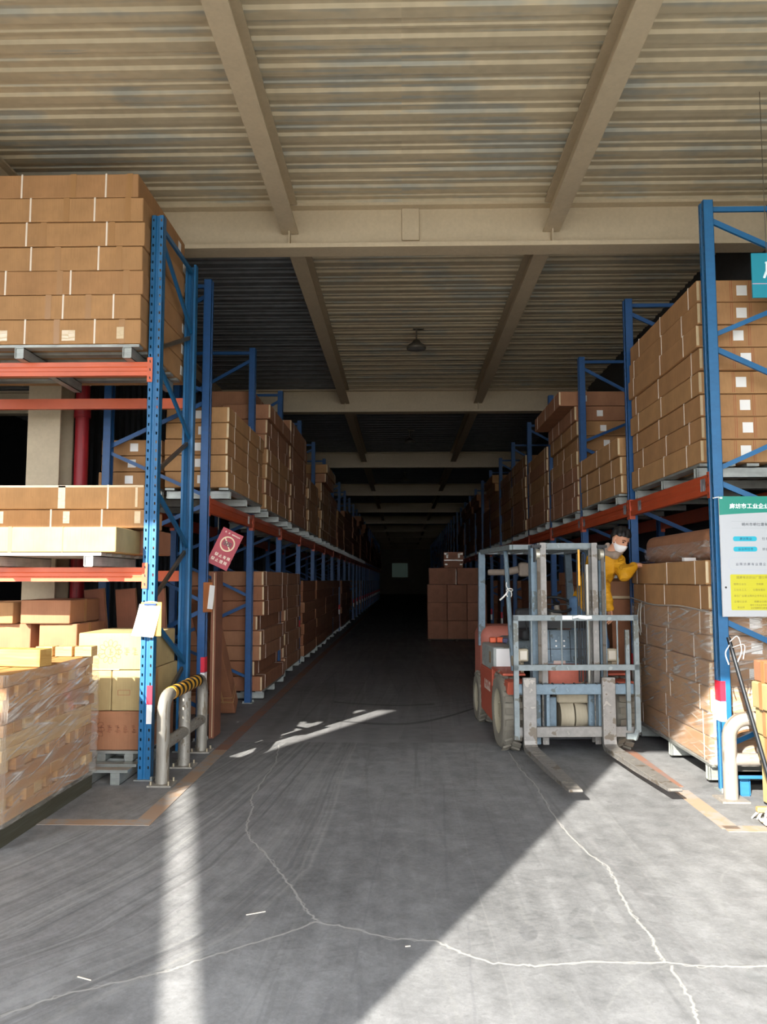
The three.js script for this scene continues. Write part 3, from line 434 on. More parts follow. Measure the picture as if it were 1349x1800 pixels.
// lower level, first bays
load({ side: -1, zNear: -10.75, zFar: -12.8, xa: -1.88, xb: -2.95, y0: 0.125, n: 8, h: 0.2, m: M.cardC, m2: M.cardD, straps: 2, lab: false, over: [0, -0.1, 0, 0, -0.06, 0, 0, 0.02], label: 'brown carton', where: 'the floor stack in the second bay at left', group: 'cartons on the floor in the second bay at left' });
load({ side: -1, zNear: -13.2, zFar: -15.2, xa: -1.95, xb: -2.95, y0: 0.125, n: 8, h: 0.2, m: M.cardC, straps: 2, lab: false, label: 'brown carton', where: 'the floor stack in the third bay at left', group: 'cartons on the floor in the third bay at left' });
load({ side: 1, zNear: -8.8, zFar: -10.7, xa: 2.62, xb: 3.5, y0: 0.125, n: 7, h: 0.215, m: M.cardD, m2: M.cardC, straps: 2, label: 'brown carton', where: 'the floor stack in the second bay at right', group: 'cartons on the floor in the second bay at right' });
carton({ w: 0.3, h: 0.2, d: 0.5, x: 2.42, y: 1.39, z: -9.3, m: M.cardC, ends: [['+z', -0.14, 0.1, 0.02, 0.18], ['+z', 0, 0.02, 0.26, 0.03]], label: 'short brown carton poking out between the worker and the wrapped stack', group: 'cartons on the floor in the second bay at right' });
carton({ w: 0.25, h: 1.264, d: 0.5, x: 2.47, y: 0.125, z: -9.3, m: M.cardD, label: 'tall brown carton standing under the short one beside the worker', group: 'cartons on the floor in the second bay at right' });
load({ side: 1, zNear: -11.05, zFar: -13.0, xa: 2.55, xb: 3.5, y0: 0.125, n: 8, h: 0.2, m: M.cardD, straps: 1, label: 'brown carton', where: 'the floor stack in the third bay at right', group: 'cartons on the floor in the third bay at right' });
// deeper bays, plain cartons
for (const side of [-1, 1]) for (let k = side < 0 ? 3 : 3; k < 13; k++) {
  const z0 = side < 0 ? LZ(k) : RZ(k), p = side < 0 ? 2.47 : 2.27, sd = side < 0 ? 'left' : 'right', xa = side < 0 ? -1.88 : 2.44, s2 = (v) => xa + side * v, b = ordinal(k);
  if (!(side < 0 && k === 3)) { const n = [8, 6, 8, 5, 7, 6, 8, 7, 5, 8][(k * 3 + (side > 0 ? 2 : 0)) % 10]; load({ side, zNear: z0 - 0.14, zFar: z0 - p + 0.16, xa: s2(JW(0.05)), xb: s2(1.05), y0: 2.565, n, h: 0.212, m: k < 7 ? M.cardB : M.cardC, m2: M.cardC, detail: k < 6, lab: false, straps: 2, over: n > 7 ? [0, 0, 0, 0, 0, 0, -side * 0.1, -side * 0.16] : null, label: 'brown carton', where: `the stack on the ${b} upper bay at ${sd}`, group: `cartons on the ${b} upper bay at ${sd}` }); }
  if (k < 9) load({ side, zNear: z0 - 0.14, zFar: z0 - p + 0.16, xa: s2(0.1 + JW(0.06)), xb: s2(1.05), y0: 0.125, n: 7, h: 0.21, m: M.cardC, m2: M.cardD, detail: false, label: 'brown carton', where: `the floor stack in the ${b} bay at ${sd}`, group: `cartons on the floor in the ${b} bay at ${sd}` });
}
{ // past these the stacks can no longer be told apart in the dark
  const g = []; for (const side of [-1, 1]) for (let k = 13; k < 26; k++) { const z0 = side < 0 ? LZ(k) : RZ(k), p = side < 0 ? 2.47 : 2.27, n = 5 + (k * 7) % 4; for (let i = 0; i < n; i++) g.push(bx(1.0, 0.205, p - 0.35, side * (side < 0 ? 2.42 : 2.98) + JW(0.03), 2.67 + i * 0.212, z0 - p / 2)); for (let i = 0; i < 7; i++) g.push(bx(0.9, 0.2, p - 0.35, side * (side < 0 ? 2.5 : 3.05), 0.23 + i * 0.21, z0 - p / 2)); }
  const o = solo('carton_rows', g, M.cardD, 'rows of stacked brown cartons fading into the dark far end of the racks', 'cartons'); o.userData.kind = 'stuff';
}
// ---- block of brown cartons standing in the aisle
{
  place(makePallet(1.62, 0.6, 0.06, mat('#5d554a', { roughness: 0.9 })), 'low_pallet', 'thin dark pallet under the block of cartons standing in the aisle', 'pallet', [1.43, 0, -21.5], 0);
  const G = 'cartons standing in the aisle';
  for (let r = 0; r < 3; r++) for (let c = 0; c < 3; c++) carton({ w: 0.515, h: 0.472, d: 0.56, x: 0.92 + c * 0.523 + JW(0.003), y: 0.062 + r * 0.476, z: -21.5 + JW(0.01), m: M.cardP, tapes: [['z', 0.02, 0.04]], label: `square brown carton in the aisle block, ${['bottom', 'middle', 'upper'][r]} row, ${['left', 'centre', 'right'][c]} column`, group: G });
  for (let c = 0; c < 2; c++) carton({ w: 0.73, h: 0.435, d: 0.56, x: 1.07 + c * 0.745, y: 1.492, z: -21.5, m: M.cardP, ends: c ? [] : [['+z', 0.35, 0.2, 0.015, 0.4]], tapes: [['z', 0]], label: `wider brown carton lying on the aisle block, ${c ? 'right' : 'left'} one of two`, group: G });
  carton({ w: 0.52, h: 0.42, d: 0.5, x: 1.36, y: 1.93, z: -21.5, m: M.cardP, ends: [['+z', 0, 0.2, 0.5, 0.035], ['+z', -0.17, 0.32, 0.05, 0.12], ['+z', 0.14, 0.32, 0.05, 0.12], ['+z', -0.2, 0.37, 0.1, 0.05], ['+z', 0.2, 0.37, 0.09, 0.05], ['+z', -0.2, 0.09, 0.07, 0.04], ['+z', 0.2, 0.09, 0.07, 0.04]], label: 'single carton with shiny tape on the very top of the aisle block', group: G });
}
// ---------------------------------------------------------------- forklift truck
{
  const fk = thing('forklift', 'worn grey-blue and orange forklift truck facing the viewer with lowered forks', 'forklift', [1.54, 0, -7.75], 0.06);
  const grey = mat('#8e9899', { map: T.worn, roughness: 0.55, metalness: 0.15 }), blueGrey = mat('#7d929f', { map: T.worn, roughness: 0.55, metalness: 0.1 }), bareSteel = mat('#9d9993', { map: T.worn, roughness: 0.5, metalness: 0.45 }),
    red = mat('#c2614a', { map: T.dusty, roughness: 0.6 }), tyre = mat('#8b877c', { map: T.dusty, roughness: 0.95 }), rim = mat('#b3ad98', { map: T.dusty, roughness: 0.7 }), beige = mat('#b7ad97', { map: T.dusty, roughness: 0.75 }), dark = mat('#2b2c2d', { roughness: 0.7 }), pale = mat('#b5bab4', { map: T.worn, roughness: 0.6 });
  // wheels: lathed tyre with lugs, dished rim with bolts
  function wheel(r, w, X, Z) {
    const prof = [[r * 0.62, -w / 2], [r * 0.9, -w / 2], [r * 0.985, -w * 0.4], [r, -w * 0.2], [r, w * 0.2], [r * 0.985, w * 0.4], [r * 0.9, w / 2], [r * 0.62, w / 2], [r * 0.6, w * 0.3], [r * 0.6, -w * 0.3], [r * 0.62, -w / 2]];
    const g = [new THREE.LatheGeometry(prof.map((p) => new THREE.Vector2(...p)), 40)];
    for (let i = 0; i < 22; i++) { const a = i / 22 * 2 * PI; for (const s of [-1, 1]) { const lug = bx(r * 0.16, w * 0.42, 0.02, 0, s * w * 0.24, 0); lug.rotateX(s * 0.35); lug.translate(0, 0, r + 0.002); lug.rotateY(a + (s > 0 ? 0.14 : 0)); g.push(lug); } }
    const m = (list) => list.map((q) => q.rotateZ(PI / 2));
    const t = part('wheel', m(g), tyre, fk); t.position.set(X, r + 0.004, Z);
    const s = X < 0 ? 1 : -1, rg = [new THREE.LatheGeometry([[0.001, w * 0.36], [r * 0.2, w * 0.36], [r * 0.24, w * 0.3], [r * 0.4, w * 0.18], [r * 0.52, w * 0.3], [r * 0.6, w * 0.42], [r * 0.63, w * 0.48]].map((p) => new THREE.Vector2(...p)), 32)];
    for (let i = 0; i < 6; i++) { const a = i / 6 * 2 * PI; rg.push(cy(0.014, 0.014, 0.03, Math.cos(a) * r * 0.33, w * 0.27, Math.sin(a) * r * 0.33, 0, 0, 0, 6)); }
    part('rim', rg.map((q) => { if (s < 0) q.rotateZ(PI); return q.rotateZ(PI / 2); }), rim, t);
  }
  wheel(0.345, 0.19, -0.53, -0.12); wheel(0.345, 0.19, 0.53, -0.12); wheel(0.265, 0.17, -0.52, -1.6); wheel(0.265, 0.17, 0.52, -1.6);
  // chassis: orange side frames with cut-outs over the wheels
  const side = [[0.22, 0.56], [0.27, 0.66], [-0.5, 0.66], [-1.3, 0.66], [-1.34, 0.58], [-1.28, 0.2], [-0.55, 0.17], [-0.5, 0.42], [-0.4, 0.56], [-0.1, 0.6]];
  for (const s of [-1, 1]) { const g = ext(side, 0.16, 0.012).rotateY(-PI / 2); g.translate(s > 0 ? 0.58 : -0.42, 0, 0); part('side_frame', g, red, fk); }
  part('underbody', [bx(0.84, 0.3, 1.3, 0, 0.42, -0.95), bx(0.9, 0.04, 0.7, 0, 0.58, -0.5)], dark, fk);
  const letters = part('painted_lettering', [0, 1, 2, 3].map((i) => [bx(0.002, 0.1, 0.02, -0.594, 0.5, -0.72 - i * 0.1), bx(0.002, 0.02, 0.07, -0.594, 0.53 - (i % 2) * 0.05, -0.72 - i * 0.1), bx(0.002, 0.02, 0.07, -0.594, 0.46, -0.72 - i * 0.1)]), mat('#cfb9a8', { roughness: 0.8 }), fk);
  // fenders / steps
  for (const s of [-1, 1]) part('fender', [rb(0.22, 0.025, 0.62, 0.01, s * 0.5, 0.715, -0.2), rb(0.22, 0.2, 0.025, 0.01, s * 0.5, 0.63, -0.5, 0.15)], red, fk);
  // side tank with top plate, sticker
  for (const s of [-1, 1]) { const b = part('side_box', [rb(0.26, 0.25, 0.74, 0.02, s * 0.45, 0.79, -0.93)], pale, fk); if (s < 0) { part('white_sticker', bx(0.16, 0.2, 0.003, -0.47, 0.8, -0.5565), M.white, b); part('rust_patch', bx(0.002, 0.12, 0.09, -0.5815, 0.8, -0.75), mat('#a98a62', { map: T.worn }), b); } }
  // engine hood, seat
  part('hood', rb(0.72, 0.3, 0.9, 0.05, 0, 0.82, -1.15), mat('#7d8a90', { map: T.worn, roughness: 0.6 }), fk);
  const seat = part('seat', rb(0.46, 0.12, 0.45, 0.04, 0, 1.02, -1.0), dark, fk); part('seat_back', rb(0.42, 0.26, 0.1, 0.04, 0, 1.16, -1.24, -0.15), dark, seat);
  part('lamp_cluster', [rb(0.07, 0.06, 0.06, 0.012, -0.5, 0.955, -1.05), rb(0.07, 0.06, 0.06, 0.012, -0.42, 0.955, -1.05)], mat('#e0623a', { roughness: 0.35 }), fk);
  part('battery_terminals', [rb(0.06, 0.05, 0.06, 0.01, -0.37, 0.95, -1.02), rb(0.03, 0.07, 0.04, 0.008, -0.33, 0.96, -0.95)], mat('#4a4a68', { roughness: 0.5 }), fk);
  // counterweight
  const cw = rb(1.1, 0.8, 0.62, 0.13, 0, 0.68, -1.82, 0, 0, 0, 4); part('counterweight', cw, mat('#c07465', { map: T.dusty, roughness: 0.65 }), fk);
  // floor plate and front cowl
  part('floor_plate', bx(0.82, 0.03, 0.66, 0, 0.5, -0.4), dark, fk);
  const cowl = part('dash_cowl', [rb(0.56, 0.36, 0.05, 0.015, 0.03, 0.93, -0.3, -0.12), rb(0.56, 0.12, 0.03, 0.01, 0.03, 0.74, -0.255)], blueGrey, fk);
  part('panel_seam', [bx(0.56, 0.006, 0.004, 0.03, 0.92, -0.272, -0.12), bx(0.006, 0.3, 0.004, -0.06, 0.95, -0.272, -0.12), bx(0.006, 0.3, 0.004, 0.14, 0.95, -0.272, -0.12)], dark, cowl);
  for (const [x, y] of [[-0.02, 1.0], [0.06, 1.0], [-0.02, 0.95], [0.06, 0.95]]) part('bolt', cy(0.009, 0.009, 0.012, x + 0.02, y, -0.278, PI / 2, 0, 0, 8), M.white, cowl);
  part('rating_plate', rb(0.12, 0.07, 0.006, 0.002, 0.02, 0.775, -0.235), mat('#cdb9ae', { map: tex(64, (u, v) => fbm(u, v, 12, 5) > 0.56 ? 0.35 : 0.95) }), cowl);
  part('tilt_cover', [rb(0.38, 0.2, 0.24, 0.03, 0.05, 0.68, -0.16)], mat('#d3705a', { map: T.dusty, roughness: 0.55 }), fk);
  part('hose', [tube([[-0.16, 0.6, -0.02], [0.02, 0.59, 0.0], [0.2, 0.63, -0.02], [0.27, 0.74, -0.04]], 0.008, 24, 8), tube([[0.36, 0.78, -0.05], [0.42, 0.84, -0.02], [0.52, 0.87, -0.1]], 0.006, 20, 8)], beige, fk);
  // steering column and wheel
  const sc = part('steering_column', [rod([0.1, 0.95, -0.42], [0.1, 1.33, -0.62], 0.03), rb(0.12, 0.16, 0.12, 0.02, 0.07, 1.22, -0.56)], mat('#8d8578', { map: T.worn }), fk);
  const sw = part('steering_wheel', [new THREE.TorusGeometry(0.165, 0.015, 10, 36).rotateX(PI / 2 + 0.45), bar([-0.15, 0, 0], [0.15, 0, 0], 0.025, 0.012), bar([0, 0.06, -0.13], [0, 0, 0], 0.025, 0.012), cy(0.035, 0.035, 0.03, 0, 0, 0, 0.45)], M.black, sc); sw.position.set(0.1, 1.35, -0.64);
  part('lever', [rod([0.3, 0.95, -0.45], [0.34, 1.25, -0.55], 0.009), cy(0.018, 0.018, 0.04, 0.345, 1.265, -0.555), rod([-0.22, 0.95, -0.42], [-0.26, 1.2, -0.5], 0.008), cy(0.016, 0.016, 0.04, -0.262, 1.22, -0.505)], M.black, fk);
  // overhead guard: four pillars, rim and bars
  const guard = part('overhead_guard', [bar([-0.5, 1.93, -1.72], [-0.42, 1.93, -0.3], 0.06, 0.05), bar([0.5, 1.93, -1.72], [0.42, 1.93, -0.3], 0.06, 0.05), bar([-0.52, 1.93, -1.72], [0.52, 1.93, -1.72], 0.06, 0.05), bar([-0.42, 1.93, -0.3], [0.42, 1.93, -0.3], 0.06, 0.05)], grey, fk);
  for (let i = 0; i < 5; i++) { const x = -0.3 + i * 0.15; part('guard_bar', bar([x, 1.925, -1.7], [x * 0.92, 1.925, -0.32], 0.035, 0.03), grey, guard); }
  for (const s of [-1, 1]) {
    part('rear_pillar', bar([s * 0.51, 1.92, -1.68], [s * 0.53, 0.85, -1.62], 0.075, 0.055), blueGrey, guard);
    part('front_pillar', pipe([[s * 0.42, 1.94, -0.85], [s * 0.43, 1.9, -0.6], [s * 0.45, 1.1, -0.3], [s * 0.46, 0.7, -0.12]], 0.024, 0.08, 12), blueGrey, guard);
  }
  part('wire_knot', [new THREE.TorusGeometry(0.035, 0.006, 6, 20).rotateY(0.6).translate(-0.435, 1.46, -0.42), new THREE.TorusGeometry(0.03, 0.005, 6, 20).rotateX(1.0).translate(-0.43, 1.5, -0.42), tube([[-0.45, 1.48, -0.42], [-0.5, 1.43, -0.4], [-0.53, 1.4, -0.42]], 0.009, 12, 6), tube([[-0.43, 1.62, -0.5], [-0.46, 1.55, -0.44], [-0.44, 1.5, -0.42]], 0.005, 12, 6)], M.paper, guard);
  part('exhaust_pipe', [rod([-0.46, 1.69, -1.45], [-0.3, 1.69, -1.3], 0.035), rod([-0.3, 1.69, -1.3], [-0.16, 1.72, -1.28], 0.042), rb(0.12, 0.16, 0.1, 0.03, -0.1, 1.72, -1.28), cy(0.04, 0.09, 0.18, 0.0, 1.68, -1.27, 0, 0, 1.2)], mat('#8f8378', { map: T.dusty, roughness: 0.7 }), guard);
  // mast: outer and inner channels, crossheads, chains, rollers, cylinders
  const chan = (x, z, s, H, w, d) => [bx(0.012, H, d, x, H / 2, z), bx(w, H, 0.012, x - s * w / 2, H / 2, z + d / 2), bx(w, H, 0.012, x - s * w / 2, H / 2, z - d / 2)];
  const mast = new THREE.Group(); mast.name = 'mast'; fk.add(mast); mast.position.y = 0.1;
  for (const s of [-1, 1]) {
    part('outer_rail', chan(s * 0.345, 0.17, s, 1.83, 0.06, 0.12), blueGrey, mast); part('inner_rail', chan(s * 0.265, 0.2, s, 1.85, 0.05, 0.1), bareSteel, mast);
    part('chain_roller', cy(0.055, 0.055, 0.035, s * 0.3, 1.74, 0.255, 0, 0, PI / 2, 24), mat('#b9b5a5', { roughness: 0.4, metalness: 0.6 }), mast); part('roller_bracket', [bx(0.09, 0.025, 0.05, s * 0.31, 1.815, 0.26), bx(0.012, 0.16, 0.05, s * 0.325, 1.75, 0.262)], dark, mast);
    part('lift_cylinder', cy(0.028, 0.028, 1.6, s * 0.21, 0.85, 0.12), mat('#9a958a', { roughness: 0.35, metalness: 0.6 }), mast); part('lift_chain', bx(0.03, 1.2, 0.012, s * 0.3, 1.1, 0.31), mat('#6f675c', { map: T.worn, roughness: 0.6, metalness: 0.5 }), mast);
  }
  part('crosshead', [bx(0.56, 0.05, 0.05, 0, 1.825, 0.17)], grey, mast); part('cross_member', [bx(0.6, 0.11, 0.02, 0, 1.1, 0.1), bx(0.68, 0.06, 0.03, 0, 0.05, 0.1)], dark, mast);
  for (const x of [0.11, 0.13, 0.16, 0.18]) part('mast_hose', rod([x, 0.55, 0.14], [x, 1.75, 0.13], 0.007, 8), dark, mast);
  part('yellow_strap', [bx(0.02, 0.34, 0.006, 0.12, 1.62, 0.16)], M.yellow, mast);
  // drive axle and drum seen below the carriage
  part('axle', [cy(0.085, 0.085, 0.8, 0, 0.35, -0.12, 0, 0, PI / 2)], beige, fk);
  part('axle_drum', [cy(0.135, 0.15, 0.12, -0.01, 0.33, 0.02, 0, 0, PI / 2, 28), cy(0.15, 0.11, 0.13, 0.13, 0.33, 0.02, 0, 0, PI / 2, 28), rb(0.34, 0.1, 0.2, 0.03, 0.06, 0.5, 0.04)], beige, fk);
  part('lower_bracket', rb(0.2, 0.3, 0.05, 0.015, -0.22, 0.37, 0.16), blueGrey, fk); part('lower_bracket', rb(0.2, 0.34, 0.05, 0.015, 0.28, 0.37, 0.16), blueGrey, fk);
  // carriage with load backrest
  const car = new THREE.Group(); car.name = 'carriage'; fk.add(car);
  part('upper_bar', rb(1.06, 0.095, 0.05, 0.008, 0.01, 0.615, 0.36), blueGrey, car); part('lower_bar', rb(1.06, 0.095, 0.05, 0.008, 0.01, 0.235, 0.36), bareSteel, car);
  part('bar_notch', Array.from({ length: 9 }, (_, i) => bx(0.012, 0.012, 0.05, -0.4 + i * 0.1, 0.663, 0.36)), dark, car);
  for (const s of [-1, 1]) part('carriage_plate', rb(0.035, 0.47, 0.1, 0.01, s * 0.24, 0.425, 0.3), blueGrey, car);
  const br = part('load_backrest', [bx(0.045, 1.1, 0.035, -0.545, 0.73, 0.42), bx(0.045, 1.04, 0.035, 0.555, 0.76, 0.42), bx(1.145, 0.05, 0.035, 0.005, 1.26, 0.42), bx(1.145, 0.05, 0.035, 0.005, 0.815, 0.42), bar([0.555, 0.26, 0.42], [0.53, 0.17, 0.4], 0.045, 0.035), bx(0.09, 0.05, 0.035, 0.5, 0.2, 0.4), bx(0.035, 0.9, 0.03, 0.48, 0.7, 0.4)], grey, car);
  for (const x of [-0.4, -0.125, 0.0, 0.115, 0.385]) part('backrest_rod', rod([x, 0.83, 0.42], [x, 1.245, 0.42], 0.008, 8), grey, br);
  part('torn_white_tape', [rb(0.09, 0.035, 0.004, 0.001, -0.075, 1.262, 0.4395), rb(0.07, 0.02, 0.004, 0.001, 0.01, 1.27, 0.4395, 0, 0, 0.2), rb(0.08, 0.032, 0.004, 0.001, 0.07, 1.266, 0.4395, 0, 0, -0.12), rb(0.05, 0.028, 0.004, 0.001, 0.125, 1.264, 0.4395, 0, 0, 0.1)], M.white, br);
  for (const [s, x] of [[-1, -0.425], [1, 0.295]]) {   // forks: upright shank, heel bend, tapering blade
    const pr = [[0.385, 0.72], [0.425, 0.72], [0.428, 0.17], [0.44, 0.135], [0.475, 0.12], [1.2, 0.118], [1.88, 0.112], [1.89, 0.104], [1.88, 0.098], [1.2, 0.08], [0.47, 0.076], [0.42, 0.09], [0.39, 0.13]];
    const g = ext(pr, 0.112, 0.004).rotateY(-PI / 2).translate(0.056, 0, 0), p = g.attributes.position;
    for (let i = 0; i < p.count; i++) if (p.getZ(i) > 1.7) p.setX(i, p.getX(i) * 0.86);
    g.computeVertexNormals(); g.translate(x, 0, 0); muv(g); part('fork', g, bareSteel, car);
  }
  // work lamps
  for (const s of [-1, 1]) { const l = part('work_lamp', [rb(0.1, 0.12, 0.07, 0.015, s * 0.42, 0.9, 0.12), rod([s * 0.42, 0.83, 0.08], [s * 0.4, 0.72, 0.0], 0.018), cy(0.05, 0.03, 0.08, s * 0.47, 0.84, 0.06, 0, 0, PI / 2)], beige, fk); part('lamp_lens', rb(0.07, 0.085, 0.01, 0.004, s * 0.42, 0.9, 0.157), mat('#c9bfae', { roughness: 0.25 }), l); }
}
// ---------------------------------------------------------------- wrapped carton stack by the right post
load({ side: 1, zNear: -6.4, zFar: -8.46, xa: 2.42, xb: 3.5, y0: 0.165, n: 8, h: 0.2, m: M.cardB, m2: M.cardA, straps: 3, print: false, palletH: 0.14, jitter: 0.012, over: [0.02, 0.01, 0, 0, 0, 0, 0, -0.01], label: 'strapped tan carton', where: 'the film-wrapped stack by the right post', group: 'cartons in the wrapped stack at right' });
{ // stretch film: a wrinkled skin round the lower six layers
  const W = 1.1, D = 2.09, H = 1.2, nx = 26, ny = 22, pos = [], idx = [], uv = [], P = [];
  const per = 2 * (W + D), cols = 130;
  for (let j = 0; j <= ny; j++) for (let i = 0; i <= cols; i++) {
    let s = (i % cols) / cols * per, x, z, nxx = 0, nz = 0;
    if (s < D) { x = -W / 2; z = -D / 2 + s; nxx = -1; } else if (s < D + W) { z = D / 2; x = -W / 2 + (s - D); nz = 1; } else if (s < 2 * D + W) { x = W / 2; z = D / 2 - (s - D - W); nxx = 1; } else { z = -D / 2; x = W / 2 - (s - 2 * D - W); nz = -1; }
    const y = j / ny, top = y === 1 ? 0.05 * (fbm(i / cols, 0.3, 16, 9) - 0.3) : 0, wr = 0.004 + 0.014 * fbm(i / cols + y * 0.3, y, 14, 33, 3);
    pos.push(x + nxx * wr, 0.165 + y * H + top, z + nz * wr); uv.push(s, y * H);
  }
  for (let j = 0; j < ny; j++) for (let i = 0; i < cols; i++) { const a = j * (cols + 1) + i, b = a + 1, c = a + cols + 1, d = c + 1; idx.push(a, b, d, a, d, c); }
  const g = new THREE.BufferGeometry(); g.setAttribute('position', new THREE.Float32BufferAttribute(pos, 3)); g.setAttribute('uv', new THREE.Float32BufferAttribute(uv, 2)); g.setIndex(idx); g.computeVertexNormals();
  const f = thing('stretch_film', 'clear wrinkled stretch film wound round the carton stack by the right post', 'film', [2.965, 0, -7.43]);
  part('film_skin', g, M.film, f);
  part('film_edge', [tube([[-0.55, 1.35, 1.06], [-0.565, 1.38, 0.4], [-0.57, 1.37, -0.3], [-0.565, 1.42, -1.06]], 0.008, 40, 6), tube([[-0.54, 1.35, 1.065], [-0.1, 1.36, 1.075], [0.5, 1.35, 1.07]], 0.006, 20, 6), tube([[-0.565, 1.36, -0.75], [-0.58, 1.2, -0.78], [-0.57, 1.05, -0.72]], 0.007, 14, 6), tube([[-0.565, 1.38, -0.68], [-0.585, 1.25, -0.66], [-0.57, 1.08, -0.7]], 0.006, 14, 6)], new THREE.MeshPhysicalMaterial({ color: '#e4e0d8', roughness: 0.15, transmission: 0.6, thickness: 0 }), f);
}
{ // bundle wrapped in crinkled film behind that stack
  const b = thing('wrapped_bundle', 'rounded bundle in crinkled clear film on top behind the right post', 'bundle', [2.98, 1.766, -7.6]);
  const g = rb(0.86, 0.28, 1.75, 0.1, 0, 0.14, 0, 0, 0, 0, 6), p = g.attributes.position, n = g.attributes.normal;
  for (let i = 0; i < p.count; i++) { const k = 0.02 * (fbm((p.getX(i) + 1) * 0.3, (p.getZ(i) + 1.2) * 0.3 + p.getY(i), 16, 44, 3) - 0.5); p.setXYZ(i, p.getX(i) + n.getX(i) * k, Math.max(0, p.getY(i) + n.getY(i) * k), p.getZ(i) + n.getZ(i) * k); }
  part('padded_core', g, M.cardC, b);
  const s = rb(0.89, 0.2, 1.79, 0.09, 0, 0.1, 0, 0, 0, 0, 10), q = s.attributes.position, m = s.attributes.normal;
  for (let i = 0; i < q.count; i++) { const k = 0.03 * (fbm((q.getX(i) + 1) * 0.5, (q.getZ(i) + 1.2) * 0.5 + q.getY(i), 24, 47, 3) - 0.4); q.setXYZ(i, q.getX(i) + m.getX(i) * k, Math.max(0.001, q.getY(i) + m.getY(i) * k), q.getZ(i) + m.getZ(i) * k); }
  part('film_skin', s, M.film, b);
  part('white_tag', bx(0.1, 0.03, 0.06, -0.47, 0.016, 0.55), M.paper, b);
}
// ---------------------------------------------------------------- timber pile on the left
{
  const X1 = -2.41, X0 = -3.45, Z1 = -4.83, Z0 = -6.26, G = 'timbers in the wrapped pile';
  const pal = thing('wooden_pallet', 'dark grey plank pallet under the wrapped timber pile', 'pallet', [(X0 + X1) / 2, 0, (Z0 + Z1) / 2]); const dk = mat('#4b504a', { map: T.wood, roughness: 0.9 });
  for (const x of [-0.48, 0, 0.48]) part('runner', bx(0.08, 0.11, 1.45, x, 0.055, 0), dk, pal); for (let i = 0; i < 6; i++) part('plank', bx(1.05, 0.018, 0.13, 0, 0.119, -0.64 + i * 0.256), dk, pal);
  const h = 0.073; let y = 0.129;
  const woods = [M.wood, mat('#b58a5c', { map: T.wood, roughness: 0.85 }), mat('#cba473', { map: T.wood, roughness: 0.85 }), M.pinePale];
  for (let L = 0; L < 12; L++, y += h + 0.0015) {
    if (L % 3 !== 1) for (let i = 0; i < 5; i++) { // boards along the pile
      const outer = i === 4, w = 0.19, x = X1 - 0.1 - (4 - i) * 0.208 + (outer ? JW(0.012) : 0), cut = outer ? rr(0, 0.05) : 0, l = Z1 - Z0 - cut, pieces = outer ? pick([1, 1, 2]) : 1;
      for (let q = 0; q < pieces; q++) { const ll = l / pieces - (pieces > 1 ? 0.012 : 0); solo('timber_board', rb(w, h, ll, 0.004, x, y + h / 2, Z1 - cut * 0.3 - ll / 2 - q * (l / pieces)), outer ? pick(woods) : M.wood, `${outer ? 'outer aisle-side' : ordinal(i) + ' from wall'} long board, ${ordinal(L)} layer of the wrapped timber pile${pieces > 1 ? q ? ', far half' : ', near half' : ''}`, 'timber', G); }
    } else { const n = 9; for (let i = 0; i < n; i++) { const w = 0.11 + JW(0.02), z = Z1 - 0.07 - i * (Z1 - Z0 - 0.14) / (n - 1), o = rr(-0.015, 0.02); solo('timber_batten', rb(1.02, h, w, 0.004, (X0 + X1) / 2 + o, y + h / 2, z), pick(woods), `${ordinal(i)} cross batten from the near end, ${ordinal(L)} layer of the wrapped timber pile`, 'timber', G); } }
  }
  const top = y;
  solo('timber_beam', rb(0.14, 0.115, 1.2, 0.006, 0, 0, 0).rotateY(1.42).translate(-2.99, top + 0.06, -5.45), M.pine, 'thick pale yellow pine beam lying slantwise on top of the timber pile', 'timber', 'loose timbers on the pile');
  solo('timber_beam', rb(0.1, 0.055, 1.0, 0.005, 0, 0, 0).rotateY(1.3).translate(-3.12, top + 0.03, -5.75), M.pine, 'thin pale yellow pine beam behind the thick one on the timber pile', 'timber', 'loose timbers on the pile');
  for (let i = 0; i < 3; i++) solo('timber_block', rb(0.13, 0.075, 0.12, 0.005, -2.72 + i * 0.15, top + 0.0385, -6.1), M.pinePale, `short pale wooden block on the far end of the timber pile, ${['left', 'middle', 'right'][i]} of three`, 'timber', 'loose timbers on the pile');
  // film round the pile
  const W = X1 - X0 + 0.05, D = Z1 - Z0 + 0.04, H = top - 0.13, per = 2 * (W + D), cols = 110, ny = 26, pos = [], uv = [], idx = [];
  for (let j = 0; j <= ny; j++) for (let i = 0; i <= cols; i++) {
    const s = (i % cols) / cols * per; let x, z, a = 0, b = 0;
    if (s < D) { x = W / 2; z = D / 2 - s; a = 1; } else if (s < D + W) { z = -D / 2; x = W / 2 - (s - D); b = -1; } else if (s < 2 * D + W) { x = -W / 2; z = -D / 2 + (s - D - W); a = -1; } else { z = D / 2; x = -W / 2 + (s - 2 * D - W); b = 1; }
    const v = j / ny, k = 0.004 + 0.022 * fbm(i / cols + v * 0.5, v, 12, 73, 3), rise = j === ny ? 0.05 * (fbm(i / cols, 0.6, 14, 15) - 0.4) : 0;
    pos.push((X0 + X1) / 2 + x + a * k, 0.13 + v * H + rise, (Z0 + Z1) / 2 + z + b * k); uv.push(s, v * H);
  }
  for (let j = 0; j < ny; j++) for (let i = 0; i < cols; i++) { const p = j * (cols + 1) + i, q = p + 1, r = p + cols + 1, t = r + 1; idx.push(p, q, t, p, t, r); }
  const g = new THREE.BufferGeometry(); g.setAttribute('position', new THREE.Float32BufferAttribute(pos, 3)); g.setAttribute('uv', new THREE.Float32BufferAttribute(uv, 2)); g.setIndex(idx); g.computeVertexNormals();
  solo('stretch_film', g, M.film, 'clear stretch film wound tightly round the timber pile', 'film');
}
